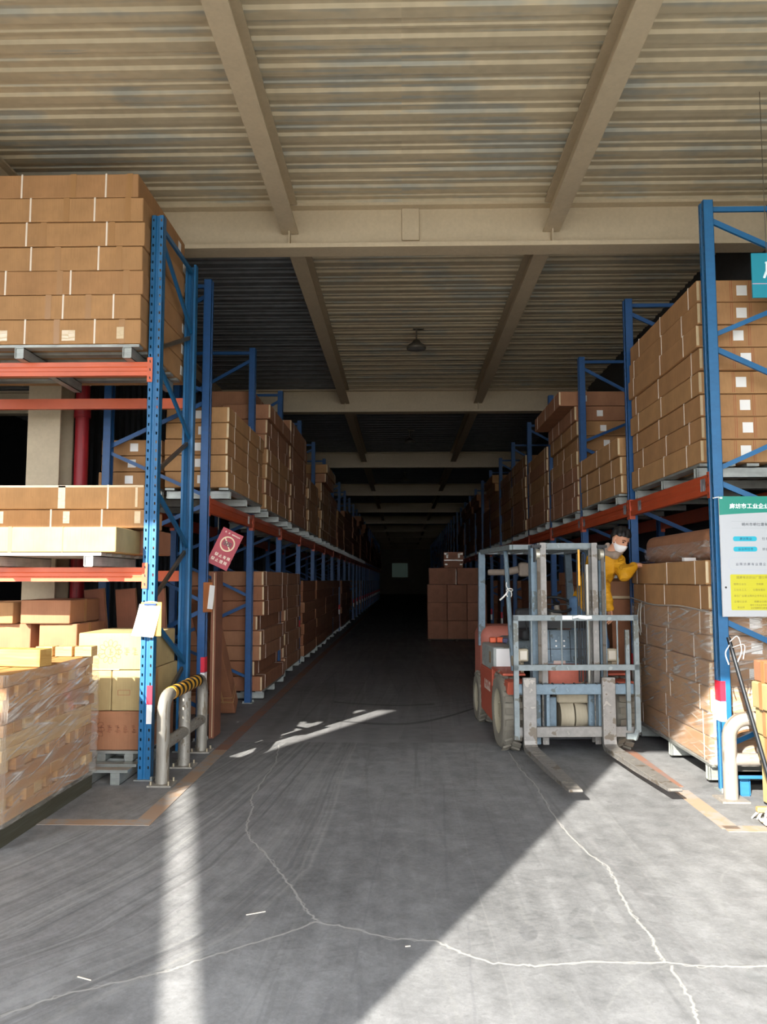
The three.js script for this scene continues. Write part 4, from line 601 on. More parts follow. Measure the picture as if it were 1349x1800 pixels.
// ---------------------------------------------------------------- pipe guards
{
  const o = thing('pipe_guard', 'galvanised pipe guard with yellow and black tape by the left blue post', 'guard rail', [-1.895, 0, -7.0]), r = 0.052;
  part('hoop', pipe([[0, 0, 0.62], [0, 0.68, 0.62], [0, 0.68, -0.6], [0, 0, -0.6]], r, 0.15), M.galv, o);
  part('middle_leg', rod([0, 0, 0], [0, 0.64, 0], r, 18), M.galv, o); part('lower_rail', rod([0, 0.3, 0.6], [0, 0.3, -0.58], r * 0.9, 18), M.galv, o);
  for (const z of [0.62, 0, -0.6]) { const b = part('base_plate', bx(0.19, 0.012, 0.19, 0.0, 0.006, z), M.galv, o); for (const [x, q] of [[-0.07, -0.07], [0.07, 0.07], [0.07, -0.07], [-0.07, 0.07]]) part('bolt', cy(0.009, 0.009, 0.04, x, 0.02, z + q, 0, 0, 0, 6), M.bolt, b); }
  for (let i = 0; i < 14; i++) part('hazard_band', cy(r + 0.0025, r + 0.0025, 0.062, 0, 0.68, 0.42 - i * 0.062, PI / 2 - 0.0), i % 2 ? M.black : M.yellow, o);
  const w = mat('#9d958a', { map: T.worn, roughness: 0.55 }), q = thing('pipe_guard', 'whitish pipe guard standing in front of the right blue post', 'guard rail', [2.9, 0, -6.04]);
  part('hoop', pipe([[-0.5, 0, 0], [-0.5, 0.585, 0], [0.55, 0.585, 0], [0.55, 0, 0]], 0.052, 0.16), w, q); part('lower_rail', rod([-0.47, 0.29, 0], [0.52, 0.29, 0], 0.045, 18), w, q); part('middle_leg', rod([0.05, 0, 0], [0.05, 0.55, 0], 0.05, 18), w, q);
  for (const x of [-0.5, 0.05, 0.55]) part('base_plate', bx(0.2, 0.012, 0.2, x, 0.006, 0), w, q);
}
// ---------------------------------------------------------------- writing: strokes of the characters on a ten by ten grid
const GL = {
  工: [[1.5, 1.5, 8.5, 1.5], [5, 1.5, 5, 8.5], [0.5, 8.5, 9.5, 8.5]], 业: [[3.5, 1, 3.5, 8.5], [6.5, 1, 6.5, 8.5], [1, 3, 2.3, 6.5], [9, 3, 7.7, 6.5], [0.5, 8.8, 9.5, 8.8]],
  企: [[5, 0.5, 0.5, 4.5], [5, 0.5, 9.5, 4.5], [5, 3.5, 5, 9], [5, 6, 8, 6], [2.6, 5, 2.6, 9], [0.5, 9.2, 9.5, 9.2]], 市: [[5, 0.2, 5.3, 1.6], [0.5, 2.2, 9.5, 2.2], [1.8, 4, 1.8, 8.5], [1.8, 4, 8.2, 4, 8.2, 8, 7.2, 8.4], [5, 2.2, 5, 9.8]],
  坊: [[0.4, 3.4, 3.6, 3.4], [2, 1, 2, 8], [0.2, 8.6, 3.8, 7.4], [6.8, 0.4, 7.1, 1.6], [4, 2.6, 9.8, 2.6], [5.8, 2.6, 5.6, 6, 4.2, 9.4], [5.6, 5, 8.8, 5, 8.6, 8.8, 7.4, 9]], 廊: [[5, 0.2, 5.2, 1.2], [1, 1.8, 9.6, 1.8], [1.2, 1.8, 1, 7, 0.2, 9.6], [2.6, 3, 2.6, 8.8], [2.6, 3, 5.2, 3, 5.2, 6], [2.6, 4.4, 5.2, 4.4], [2.6, 6, 5.2, 6], [2.4, 8.8, 5.4, 7.4], [6.6, 2.8, 6.6, 9.6], [6.6, 2.8, 9, 2.8, 7.8, 5, 9.2, 6.8, 8, 7.8]],
  州: [[2, 1, 2, 5, 0.8, 9], [0.6, 3.6, 0.8, 5.4], [5, 1, 5, 8.6], [3.6, 3.6, 4, 5.4], [8.4, 0.8, 8.4, 9.2], [6.8, 3.4, 7.2, 5.4]], 明: [[1, 1.6, 1, 7.6], [1, 1.6, 3.6, 1.6, 3.6, 7.6], [1, 4.4, 3.6, 4.4], [1, 7.4, 3.6, 7.4], [5.4, 1, 5.2, 7, 4.4, 9.2], [5.4, 1, 9, 1, 9, 9, 8, 9], [5.4, 3.6, 9, 3.6], [5.4, 6, 9, 6]],
  仕: [[2.6, 0.6, 0.4, 4.6], [1.8, 3, 1.8, 9.4], [3.6, 3.6, 9.6, 3.6], [6.6, 0.6, 6.6, 8.8], [4, 8.9, 9.2, 8.9]], 理: [[0.4, 1.6, 3.6, 1.6], [2, 1.6, 2, 8], [0.6, 4.4, 3.4, 4.4], [0.2, 8.6, 3.8, 7.6], [4.6, 1.2, 4.6, 5], [4.6, 1.2, 9, 1.2, 9, 5], [4.6, 3, 9, 3], [4.6, 5, 9, 5], [6.8, 1.2, 6.8, 9], [4.6, 7, 9, 7], [4, 9, 9.6, 9]],
  有: [[0.6, 2, 9.4, 2], [4.4, 0.4, 3, 4, 0.6, 7], [3.6, 4, 3.6, 9.6], [3.6, 4, 8, 4, 8, 9, 7, 9.2], [3.6, 5.8, 8, 5.8], [3.6, 7.4, 8, 7.4]], 限: [[1, 1, 1, 9.4], [1, 1, 3.2, 1, 2.2, 4, 3.4, 5.6, 2, 6.8], [4.8, 1, 4.8, 9], [4.8, 1, 8.4, 1, 8.4, 5], [4.8, 3, 8.4, 3], [4.8, 5, 8.4, 5], [4.6, 9, 6.6, 7.6], [8.8, 5.6, 7, 7], [6.2, 5, 9.6, 9.2]],
  厂: [[1.4, 1.4, 9.2, 1.4], [1.8, 1.4, 1.6, 6, 0.2, 9.6]], 禁: [[0.6, 1.8, 4.4, 1.8], [2.5, 0.4, 2.5, 5], [2.4, 2, 0.6, 4.4], [5.6, 1.8, 9.4, 1.8], [7.5, 0.4, 7.5, 5], [7.6, 2, 9.4, 4.4], [2, 5.6, 8, 5.6], [0.6, 7, 9.4, 7], [5, 7, 5, 9.8], [2.6, 8, 1.4, 9.4], [7.4, 8, 8.6, 9.4]], 止: [[5, 1, 5, 8.8], [5, 4.6, 8.4, 4.6], [2.2, 4, 2.2, 8.8], [0.6, 8.9, 9.4, 8.9]],
};
const KEYS = Object.keys(GL);
function glyph(g, ch, x, y, s, lw) { g.lineWidth = lw; g.lineCap = g.lineJoin = 'round'; for (const st of GL[ch]) { g.beginPath(); for (let i = 0; i < st.length; i += 2) { const px = x + st[i] / 10 * s, py = y + st[i + 1] / 10 * s; i ? g.lineTo(px, py) : g.moveTo(px, py); } g.stroke(); } }
function line(g, str, x, y, s, lw, gap = 1.12) { [...str].forEach((c, i) => GL[c] && glyph(g, c, x + i * s * gap, y, s, lw)); }
const small = (n, k) => Array.from({ length: n }, (_, i) => KEYS[Math.floor(hash(i, k, 77) * (KEYS.length - 2))]).join('');
function panel(name, w, h, th, face, edge, parent) { // board with print on its +z face
  const g = new THREE.BoxGeometry(w, h, th), o = new THREE.Mesh(g, [edge, edge, edge, edge, face, edge]); o.name = name; parent.add(o); return o;
}
{ // notice board on the right post: its left part is what the frame shows, the rest goes on
  const t = printTex((g, w, h) => {
    g.fillStyle = '#b2b5b7'; g.fillRect(0, 0, w, h); g.fillStyle = '#0b8470'; g.beginPath(); g.moveTo(0, 0); g.lineTo(w, 0); g.lineTo(w, 110); g.quadraticCurveTo(w * 0.35, 118, 0, 146); g.fill();
    g.strokeStyle = '#f2f5f3'; line(g, '廊坊市工业企业', 82, 56, 40, 5.5, 1.1); g.strokeStyle = '#9fa4a6'; g.lineWidth = 2; for (const y of [196, 248]) { g.beginPath(); g.moveTo(90, y); g.lineTo(w - 60, y); g.stroke(); }
    g.strokeStyle = '#4d5054'; line(g, '明州市明仕理有限', 168, 206, 26, 3, 1.12);
    g.fillStyle = '#13a5ba'; for (const y of [312, 392]) { g.beginPath(); g.roundRect(98, y, 182, 38, 17); g.fill(); } g.strokeStyle = '#0b5f78'; line(g, small(4, 1), 150, 320, 21, 2.5); line(g, small(5, 2), 135, 400, 21, 2.5);
    g.strokeStyle = '#55585c'; line(g, small(8, 3), 320, 318, 24, 2.5, 1.3); line(g, small(8, 4), 320, 400, 22, 2.5, 1.2);
    g.strokeStyle = '#a9aebb'; g.lineWidth = 2.5; g.beginPath(); g.roundRect(58, 476, w - 130, 96, 40); g.stroke(); g.strokeStyle = '#6a6d74'; line(g, small(9, 5), 112, 516, 22, 2.6, 1.35);
    g.fillStyle = '#bdb718'; g.beginPath(); g.roundRect(66, 606, w - 130, 274, 10); g.fill(); g.strokeStyle = '#8b8420'; line(g, small(11, 6), 112, 618, 22, 2.4, 1.1); [672, 716, 762, 806].forEach((y, i) => { line(g, small(5, 7 + i), 90, y, 17, 2, 1.15); line(g, small([3, 5, 12, 6][i], 17 + i), [262, 236, 190, 242][i], y, 17, 2, 1.1); }); line(g, small(3, 30), 112, 850, 17, 2); line(g, small(10, 31), 210, 834, 14, 1.8); line(g, small(9, 32), 214, 856, 14, 1.8);
    g.strokeStyle = '#c9c230'; g.lineWidth = 1.5; for (const y of [698, 744, 788, 830]) { g.beginPath(); g.moveTo(80, y); g.lineTo(w - 80, y); g.stroke(); }
    g.fillStyle = '#1c1c1c'; g.beginPath(); g.arc(30, 706, 8, 0, 7); g.fill();
  }, 1024, 930);
  const o = thing('notice_board', 'white notice board with green header and yellow table tied to the right blue post', 'notice board', [2.96, 1.785, -6.2]);
  panel('printed_panel', 1.02, 0.925, 0.012, new THREE.MeshStandardMaterial({ map: t, roughness: 0.4 }), M.white, o); part('cable_tie', [tube([[-0.5, 0.45, 0.01], [-0.52, 0.455, 0.012], [-0.55, 0.45, -0.01]], 0.004, 10, 6), rb(0.02, 0.015, 0.008, 0.002, -0.495, 0.45, 0.01)], M.white, o);
  const tt = printTex((g, w, h) => { g.fillStyle = '#14899b'; g.fillRect(0, 0, w, h); g.strokeStyle = '#dcebec'; glyph(g, '厂', 118, 78, 190, 26); g.strokeStyle = '#c9a6b6'; g.lineWidth = 8; g.beginPath(); g.moveTo(0, 330); g.lineTo(w, 330); g.stroke(); }, 1024, 480);
  const s = thing('hanging_sign', 'teal hanging sign with white lettering at the upper right edge', 'sign', [3.12, 3.96, -6.08]); panel('printed_panel', 0.8, 0.355, 0.012, new THREE.MeshStandardMaterial({ map: tt, roughness: 0.5 }), mat('#14899b'), s);
  for (const x of [-0.28, 0.28]) part('hanging_wire', rod([x, 0.17, 0], [x, 1.5, 0], 0.003, 6), M.brace, s);
  const tr = printTex((g, w, h) => {
    g.fillStyle = '#ad1830'; g.fillRect(0, 0, w, h); g.strokeStyle = '#e8cfa6'; g.lineWidth = 24; g.beginPath(); g.arc(w / 2, 232, 118, 0, 7); g.stroke(); g.lineWidth = 20; g.beginPath(); g.moveTo(w / 2 - 84, 148); g.lineTo(w / 2 + 84, 316); g.stroke();
    g.strokeStyle = '#3f2a2c'; g.lineWidth = 9; for (let i = 0; i < 4; i++) { g.strokeRect(w / 2 - 74 + i * 38, 200, 28, 64); g.beginPath(); g.moveTo(w / 2 - 74 + i * 38, 232); g.lineTo(w / 2 - 46 + i * 38, 232); g.stroke(); }
    g.strokeStyle = '#ecd9c2'; line(g, '止止', 60, 34, 34, 5, 1.9); line(g, small(6, 50), 190, 46, 24, 4, 1.1); line(g, '禁止有限', 68, 424, 58, 8, 1.3); line(g, '禁止理限', 40, 510, 60, 8, 1.3);
  }, 384, 640);
  const r = thing('warning_sign', 'tilted red prohibition sign hanging from the first left orange beam', 'sign', [-1.93, 1.94, -8.62], 0.35);
  const pn = panel('printed_panel', 0.24, 0.42, 0.006, new THREE.MeshStandardMaterial({ map: tr, roughness: 0.45 }), M.red, r); pn.rotation.z = -0.44; part('hanging_wire', rod([-0.075, 0.21, 0], [-0.075, 0.37, -0.01], 0.003, 6), M.brace, r);
}
{ // clipboard on the left post
  const o = thing('clipboard', 'yellow clipboard with curled white paper tied to the left blue post', 'clipboard', [-2.045, 1.28, -6.478]);
  part('board', rb(0.17, 0.275, 0.006, 0.003, 0, 0.005, 0), mat('#d9ad52', { map: T.card, roughness: 0.7 }), o);
  const g = new THREE.PlaneGeometry(0.175, 0.255, 10, 12), p = g.attributes.position; for (let i = 0; i < p.count; i++) { const x = p.getX(i), y = p.getY(i), t = (0.127 - y) / 0.255; p.setXYZ(i, x - 0.025 * t, y, 0.03 + 0.03 * t * t - x * 0.1 * t); } const back = g.clone(); g.computeVertexNormals();
  const paper = part('paper', g, M.paper, o); paper.rotation.z = -0.1; paper.position.set(-0.02, -0.008, -0.022);
  part('clip', rb(0.1, 0.016, 0.014, 0.004, -0.005, 0.125, 0.014), mat('#1f3f74', { roughness: 0.4 }), o); part('cable_tie', tube([[-0.06, 0.14, 0.0], [0.0, 0.15, 0.01], [0.05, 0.14, 0.0]], 0.003, 12, 6), M.white, o);
  const f = thing('document_holder', 'small brown card holder with papers hanging on the blue post behind the pipe guard', 'holder', [-1.965, 1.43, -8.03], 1.0); part('card_back', rb(0.12, 0.3, 0.01, 0.003, 0, 0, 0), mat('#b9703f', { map: T.card }), f); part('paper', rb(0.07, 0.24, 0.006, 0.002, 0.035, 0, 0.012, 0, 0, -0.12), M.paper, f);
}
// ---------------------------------------------------------------- leaning cartons behind the pipe guard
{
  const a = thing('tall_carton', 'tall thin carton standing upright behind the pipe guard', 'carton', [-1.945, 0, -8.345]); part('box_body', rb(0.055, 1.69, 0.3, 0.006, 0, 0.845, 0), M.cardR, a); part('edge_tape', bx(0.007, 1.66, 0.002, 0.006, 0.845, 0.151), M.tapeClear, a);
  const g = rb(0.24, 1.9, 0.2, 0.012, 0, 0.95, 0), tp = [bx(0.245, 0.02, 0.205, 0, 0.22, 0), bx(0.245, 0.012, 0.205, 0, 0.3, 0), bx(0.02, 1.4, 0.204, 0.0, 0.9, 0)]; const lean = (q) => q.rotateX(0.78);
  const b = thing('long_carton', 'long narrow carton leaning between the first two left rack posts', 'carton', [-2.115, 0.085, -9.7]); part('box_body', lean(g), M.cardD, b); part('tape_band', tp.map(lean), M.tapeTan, b);
  carton({ w: 0.34, h: 0.22, d: 0.5, x: -2.5, y: 0, z: -9.9, m: M.cardC, tapes: [['z', 0]], label: 'small brown carton on the floor between the first two left rack posts' });
}
// ---------------------------------------------------------------- right corner: yellow cartons, broom, rubbish
{
  const G = 'yellow cartons at the right edge';
  for (let i = 0; i < 5; i++) carton({ w: 0.62, h: [0.29, 0.188, 0.185, 0.185, 0.15][i], d: 0.3, x: 2.86 + [0.03, 0.01, 0, -0.02, 0][i], y: [0.02, 0.312, 0.502, 0.689, 0.876][i], z: -5.78, turn: JW(0.02), m: i === 4 ? M.cardC : M.cardY, tapes: [['z', 0]], label: `${i === 4 ? 'brownish' : 'yellow'} carton, ${['bottom', 'second from the floor', 'middle', 'fourth from the floor', 'topmost'][i]} of the pile at the right edge`, group: G });
  const b = thing('broom', 'black broom handle leaning beside the right pipe guard', 'broom', [2.52, 0, -5.56]);
  part('handle', rod([0.0, 0.06, 0.0], [-0.17, 1.19, -0.3], 0.015, 12), mat('#26282a', { roughness: 0.3, metalness: 0.4 }), b); part('brace', [rod([-0.01, 0.2, -0.02], [-0.1, 0.05, 0.03], 0.006, 8), rod([-0.01, 0.2, -0.02], [0.1, 0.05, 0.03], 0.006, 8)], M.steel, b);
  const br = []; for (let i = 0; i < 60; i++) { const x = rr(-0.14, 0.14); br.push(rod([x, 0.06, rr(-0.02, 0.02)], [x * 1.25 + JW(0.02), 0.004, rr(-0.06, 0.06)], 0.004, 5)); } part('bristles', br, mat('#cfc8ba', { roughness: 0.9 }), b).userData.kind = 'stuff'; part('head', rb(0.3, 0.035, 0.04, 0.008, 0, 0.07, 0.01), mat('#c8b795', { map: T.wood }), b);
  const tw = part('tied_string', [tube([[-0.17, 1.16, -0.28], [-0.12, 1.2, -0.26], [-0.1, 1.1, -0.25], [-0.13, 1.02, -0.25]], 0.004, 20, 6), tube([[-0.17, 1.14, -0.28], [-0.21, 1.08, -0.26], [-0.19, 1.0, -0.26]], 0.004, 20, 6), tube([[-0.16, 1.12, -0.27], [-0.08, 1.14, -0.25], [-0.09, 1.04, -0.25]], 0.003, 20, 6)], M.paper, b);
  const rg = new THREE.PlaneGeometry(0.42, 0.16, 26, 12).rotateX(-PI / 2), p = rg.attributes.position; for (let i = 0; i < p.count; i++) p.setY(i, 0.004 + 0.06 * Math.pow(fbm((p.getX(i) + 0.5), (p.getZ(i) + 0.5), 10, 19, 3), 2)); rg.computeVertexNormals(); muv(rg); rg.translate(2.56, 0, -5.42);
  solo('crumpled_sheet', rg, mat('#d5d0cb', { map: T.worn, roughness: 0.6, side: THREE.DoubleSide }), 'crumpled pale plastic sheet on the floor at the foot of the broom', 'rubbish');
  place(makePallet(1.0, 0.05, 0.16, mat('#2b6f9f', { map: T.paint, roughness: 0.5 })), 'blue_pallet', 'blue steel pallet lying behind the right pipe guard', 'pallet', [2.95, 0, -6.17], 0);
}
// straw-like splinters on the floor
for (const [x, z, l, a, lab] of [[-0.71, -3.97, 0.12, 0.45, 'thin pale splinter lying on the floor left of the long crack'], [-1.285, -3.325, 0.09, -0.4, 'short yellowish splinter on the floor at lower left'], [0.02, -3.64, 0.03, 0.2, 'tiny pale chip on the floor below the long crack']]) solo('wood_splinter', rb(l * 0.8, 0.004, 0.005, 0.001, 0, 0, 0).rotateY(a).translate(x, 0.003, z), M.strap, lab, 'splinter', 'splinters on the floor');
// ---------------------------------------------------------------- the worker on the forklift step
function surfaceNet(f, lo, hi, c) {        // meshes f = 0 (negative inside) on a grid of cell c
  const n = [0, 1, 2].map((a) => Math.ceil((hi[a] - lo[a]) / c) + 1), id = (i, j, k) => (k * n[1] + j) * n[0] + i, val = new Float32Array(n[0] * n[1] * n[2]);
  for (let k = 0; k < n[2]; k++) for (let j = 0; j < n[1]; j++) for (let i = 0; i < n[0]; i++) val[id(i, j, k)] = f(lo[0] + i * c, lo[1] + j * c, lo[2] + k * c);
  const vi = new Int32Array(val.length).fill(-1), pos = [], idx = [];
  for (let k = 0; k < n[2] - 1; k++) for (let j = 0; j < n[1] - 1; j++) for (let i = 0; i < n[0] - 1; i++) {
    let x = 0, y = 0, z = 0, m = 0, neg = 0; const v = [];
    for (let q = 0; q < 8; q++) { v[q] = val[id(i + (q & 1), j + ((q >> 1) & 1), k + (q >> 2))]; if (v[q] < 0) neg++; }
    if (neg === 0 || neg === 8) continue;
    for (let q = 0; q < 8; q++) for (const b of [1, 2, 4]) if (!(q & b)) { const p = q | b; if ((v[q] < 0) !== (v[p] < 0)) { const t = v[q] / (v[q] - v[p]); x += (q & 1) + (b === 1 ? t : 0); y += ((q >> 1) & 1) + (b === 2 ? t : 0); z += (q >> 2) + (b === 4 ? t : 0); m++; } }
    vi[id(i, j, k)] = pos.length / 3; pos.push(lo[0] + (i + x / m) * c, lo[1] + (j + y / m) * c, lo[2] + (k + z / m) * c);
  }
  const quad = (a, b, d, e, flip) => { if (a < 0 || b < 0 || d < 0 || e < 0) return; flip ? idx.push(a, d, b, a, e, d) : idx.push(a, b, d, a, d, e); };
  for (let k = 1; k < n[2] - 1; k++) for (let j = 1; j < n[1] - 1; j++) for (let i = 1; i < n[0] - 1; i++) {
    const s = val[id(i, j, k)] < 0;
    if (s !== val[id(i + 1, j, k)] < 0) quad(vi[id(i, j - 1, k - 1)], vi[id(i, j, k - 1)], vi[id(i, j, k)], vi[id(i, j - 1, k)], !s);
    if (s !== val[id(i, j + 1, k)] < 0) quad(vi[id(i - 1, j, k - 1)], vi[id(i, j, k - 1)], vi[id(i, j, k)], vi[id(i - 1, j, k)], s);
    if (s !== val[id(i, j, k + 1)] < 0) quad(vi[id(i - 1, j - 1, k)], vi[id(i, j - 1, k)], vi[id(i, j, k)], vi[id(i - 1, j, k)], !s);
  }
  const g = new THREE.BufferGeometry(); g.setAttribute('position', new THREE.Float32BufferAttribute(pos, 3)); g.setIndex(idx);
  const e = c * 0.5, nr = new Float32Array(pos.length);
  for (let i = 0; i < pos.length; i += 3) { const [x, y, z] = [pos[i], pos[i + 1], pos[i + 2]], d = V(f(x + e, y, z) - f(x - e, y, z), f(x, y + e, z) - f(x, y - e, z), f(x, y, z + e) - f(x, y, z - e)).normalize(); nr[i] = d.x; nr[i + 1] = d.y; nr[i + 2] = d.z; }
  g.setAttribute('normal', new THREE.BufferAttribute(nr, 3)); return muv(g);
}
const smin = (a, b, k) => { const h = Math.max(0, k - Math.abs(a - b)) / k; return Math.min(a, b) - h * h * k * 0.25; };
const smax = (a, b, k) => -smin(-a, -b, k);
function caps(list, k) {                   // tapered capsules joined smoothly: [ax, ay, az, ra, bx, by, bz, rb, flatten?]
  return (x, y, z) => { let d = 1e9; for (const [ax, ay, az, ra, bx_, by, bz, rb_] of list) { const ux = bx_ - ax, uy = by - ay, uz = bz - az, px = x - ax, py = y - ay, pz = z - az, t = Math.min(1, Math.max(0, (px * ux + py * uy + pz * uz) / (ux * ux + uy * uy + uz * uz + 1e-9))); d = smin(d, Math.hypot(px - ux * t, py - uy * t, pz - uz * t) - (ra + (rb_ - ra) * t), k); } return d; };
}
{
  const O = [1.9, 0.515, -8.3], J = (x, y, z) => [x - O[0], y - O[1], z - O[2]];
  const w = thing('person', 'person in yellow jacket and white face mask leaning out of the forklift', 'person', O);
  // joints, measured from the step the feet stand on
  const pelvis = J(1.9, 1.38, -8.36), belly = J(1.97, 1.55, -8.33), chest = J(2.06, 1.72, -8.29), neck = J(2.13, 1.87, -8.24),
    shA = J(1.965, 1.79, -8.24), elA = J(2.035, 1.53, -8.16), wrA = J(2.075, 1.315, -8.1), shB = J(2.205, 1.8, -8.26), elB = J(2.235, 1.66, -8.1), wrB = J(2.36, 1.755, -8.13),
    hipA = J(1.83, 1.36, -8.35), knA = J(1.82, 0.94, -8.3), anA = J(1.83, 0.6, -8.36), hipB = J(1.98, 1.36, -8.36), knB = J(2.03, 0.94, -8.3), anB = J(2.0, 0.6, -8.36);
  const skin = mat('#c48d6d', { roughness: 0.55 }), jacket = mat('#e3a210', { map: T.paint, roughness: 0.65, bumpMap: rep(T.film, 3), bumpScale: 0.006 }), jeans = mat('#5a7ea6', { map: T.dusty, roughness: 0.85 });
  // head in its own frame: +z the face, then turned down and to the right
  const hm = new THREE.Matrix4().makeRotationFromEuler(new THREE.Euler(0.5, 0.38, -0.12, 'YXZ')).setPosition(2.225 - O[0], 2.005 - O[1], -8.17 - O[2]), inv = hm.clone().invert(), q = V(0, 0, 0);
  const ell = (x, y, z, cx, cy_, cz, rx, ry, rz) => { const a = (x - cx) / rx, b = (y - cy_) / ry, c = (z - cz) / rz, l = Math.hypot(a, b, c); return (l - 1) * Math.min(rx, ry, rz); };
  const headL = (x, y, z) => {
    let d = ell(x, y, z, 0, 0.03, -0.015, 0.078, 0.095, 0.098); d = smin(d, ell(x, y, z, 0, -0.045, 0.02, 0.06, 0.072, 0.072), 0.03); d = smin(d, ell(x, y, z, 0, -0.01, 0.093, 0.012, 0.03, 0.014), 0.02);
    for (const s of [-1, 1]) { d = smax(d, -ell(x, y, z, s * 0.031, 0.012, 0.093, 0.017, 0.011, 0.014), 0.012); d = smin(d, ell(x, y, z, s * 0.08, -0.005, -0.005, 0.012, 0.032, 0.02), 0.008); d = smin(d, ell(x, y, z, s * 0.031, 0.031, 0.082, 0.02, 0.006, 0.008), 0.01); }
    d = smax(d, -ell(x, y, z, 0, -0.062, 0.094, 0.02, 0.003, 0.008), 0.006); return d;
  };
  const inHead = (f) => (x, y, z) => { q.set(x, y, z).applyMatrix4(inv); return f(q.x, q.y, q.z); };
  const body = caps([[...pelvis, 0.1, ...belly, 0.1], [...belly, 0.1, ...chest, 0.115], [...chest, 0.1, ...neck, 0.05], [...neck, 0.048, 2.19 - O[0], 1.96 - O[1], -8.19 - O[2], 0.05], [...shA, 0.055, ...elA, 0.04], [...elA, 0.038, ...wrA, 0.026], [...shB, 0.055, ...elB, 0.04], [...elB, 0.038, ...wrB, 0.026], [...chest, 0.08, ...shA, 0.05], [...chest, 0.08, ...shB, 0.05],
    [...hipA, 0.085, ...knA, 0.055], [...knA, 0.055, ...anA, 0.036], [...hipB, 0.085, ...knB, 0.055], [...knB, 0.055, ...anB, 0.036], [...anA, 0.036, anA[0], 0.045, anA[2] + 0.1, 0.03], [...anB, 0.036, anB[0], 0.045, anB[2] + 0.1, 0.03]], 0.04);
  // hands: palm and five bent fingers, each its own chain
  function hand(wr, dir, across, nrm, curl) {
    const D = V(...dir).normalize(), A = V(...across).normalize(), N = V(...nrm).normalize(), W = V(...wr), at = (a, b, c) => { const p = W.clone().addScaledVector(D, a).addScaledVector(A, b).addScaledVector(N, c); return [p.x, p.y, p.z]; };
    const L = [[...at(0, 0, 0), 0.022, ...at(0.03, 0, 0), 0.022], [...at(0.03, 0.022, 0), 0.014, ...at(0.085, 0.026, 0), 0.012], [...at(0.03, 0.006, 0), 0.015, ...at(0.09, 0.008, 0), 0.012], [...at(0.03, -0.01, 0), 0.015, ...at(0.086, -0.01, 0), 0.012], [...at(0.03, -0.024, 0), 0.013, ...at(0.078, -0.027, 0), 0.011]];
    const F = []; [[0.027, 0.085, 0.07], [0.008, 0.09, 0.08], [-0.011, 0.086, 0.073], [-0.029, 0.078, 0.056]].forEach(([b, s, l], i) => { const c = curl[i], p1 = at(s, b, 0), p2 = at(s + l * 0.45 * Math.cos(c), b * 1.05, l * 0.45 * Math.sin(c)), p3 = at(s + l * (0.45 * Math.cos(c) + 0.55 * Math.cos(2 * c)), b * 1.08, l * (0.45 * Math.sin(c) + 0.55 * Math.sin(2 * c))); F.push(caps([[...p1, 0.0095, ...p2, 0.0088], [...p2, 0.0088, ...p3, 0.0072]], 0.004)); });
    F.push(caps([[...at(0.025, 0.02, 0), 0.014, ...at(0.052, 0.046, 0.012), 0.0105], [...at(0.052, 0.046, 0.012), 0.0105, ...at(0.085, 0.052, 0.022), 0.0085]], 0.006));
    const palm = caps(L, 0.02); return (x, y, z) => { let d = palm(x, y, z); for (const f of F) d = smin(d, f(x, y, z), 0.005); return d; };
  }
  const hA = hand(wrA, [0.12, -1, 0.15], [0.35, 0.1, 1], [-1, 0, 0.2], [0.35, 0.4, 0.45, 0.5]), hB = hand(wrB, [1, -0.12, 0.1], [0.1, 0.1, 1], [0, -1, 0.1], [0.25, 0.22, 0.25, 0.3]);
  const box = (p, r) => [[p[0] - r, p[1] - r, p[2] - r], [p[0] + r, p[1] + r, p[2] + r]];
  const hc = [2.225 - O[0], 2.005 - O[1], -8.17 - O[2]];
  part('body', [surfaceNet(body, [-0.25, -0.02, -0.3], [0.62, 1.55, 0.35], 0.012), surfaceNet(inHead(headL), ...box(hc, 0.17), 0.0045), surfaceNet(hA, ...box([wrA[0] + 0.02, wrA[1] - 0.08, wrA[2] + 0.02], 0.13), 0.0032), surfaceNet(hB, ...box([wrB[0] + 0.08, wrB[1], wrB[2]], 0.13), 0.0032)], skin, w);
  // clothes
  const fold = (x, y, z) => 0.010 * Math.sin(38 * y + 14 * x + 6 * Math.sin(11 * z)) * Math.sin(17 * x - 9 * y) + 0.005 * Math.sin(70 * y - 30 * x);
  const jk = caps([[pelvis[0] + 0.01, pelvis[1] - 0.02, pelvis[2], 0.155, ...belly, 0.145], [...belly, 0.14, ...chest, 0.145], [...chest, 0.12, neck[0], neck[1] - 0.02, neck[2], 0.075], [...chest, 0.1, ...shA, 0.075], [...chest, 0.1, ...shB, 0.075], [...shA, 0.078, ...elA, 0.064], [...elA, 0.064, wrA[0] - 0.003, wrA[1] + 0.015, wrA[2], 0.05], [...shB, 0.078, ...elB, 0.066], [...elB, 0.066, wrB[0] - 0.03, wrB[1] - 0.02, wrB[2], 0.05]], 0.035);
  const cuff = (x, y, z, p, n, o) => (x - p[0]) * n[0] + (y - p[1]) * n[1] + (z - p[2]) * n[2] - o;
  const jkf = (x, y, z) => { let d = jk(x, y, z) + fold(x, y, z) * 0.55; d = smax(d, -(y - (pelvis[1] - 0.1)), 0.015); if (x > 0.2) d = smax(d, -ell(x, y, z, neck[0] + 0.03, neck[1] + 0.06, neck[2] + 0.03, 0.075, 0.075, 0.08), 0.012); return d; };
  part('jacket', surfaceNet(jkf, [-0.25, 0.6, -0.32], [0.62, 1.5, 0.4], 0.011), jacket, w);
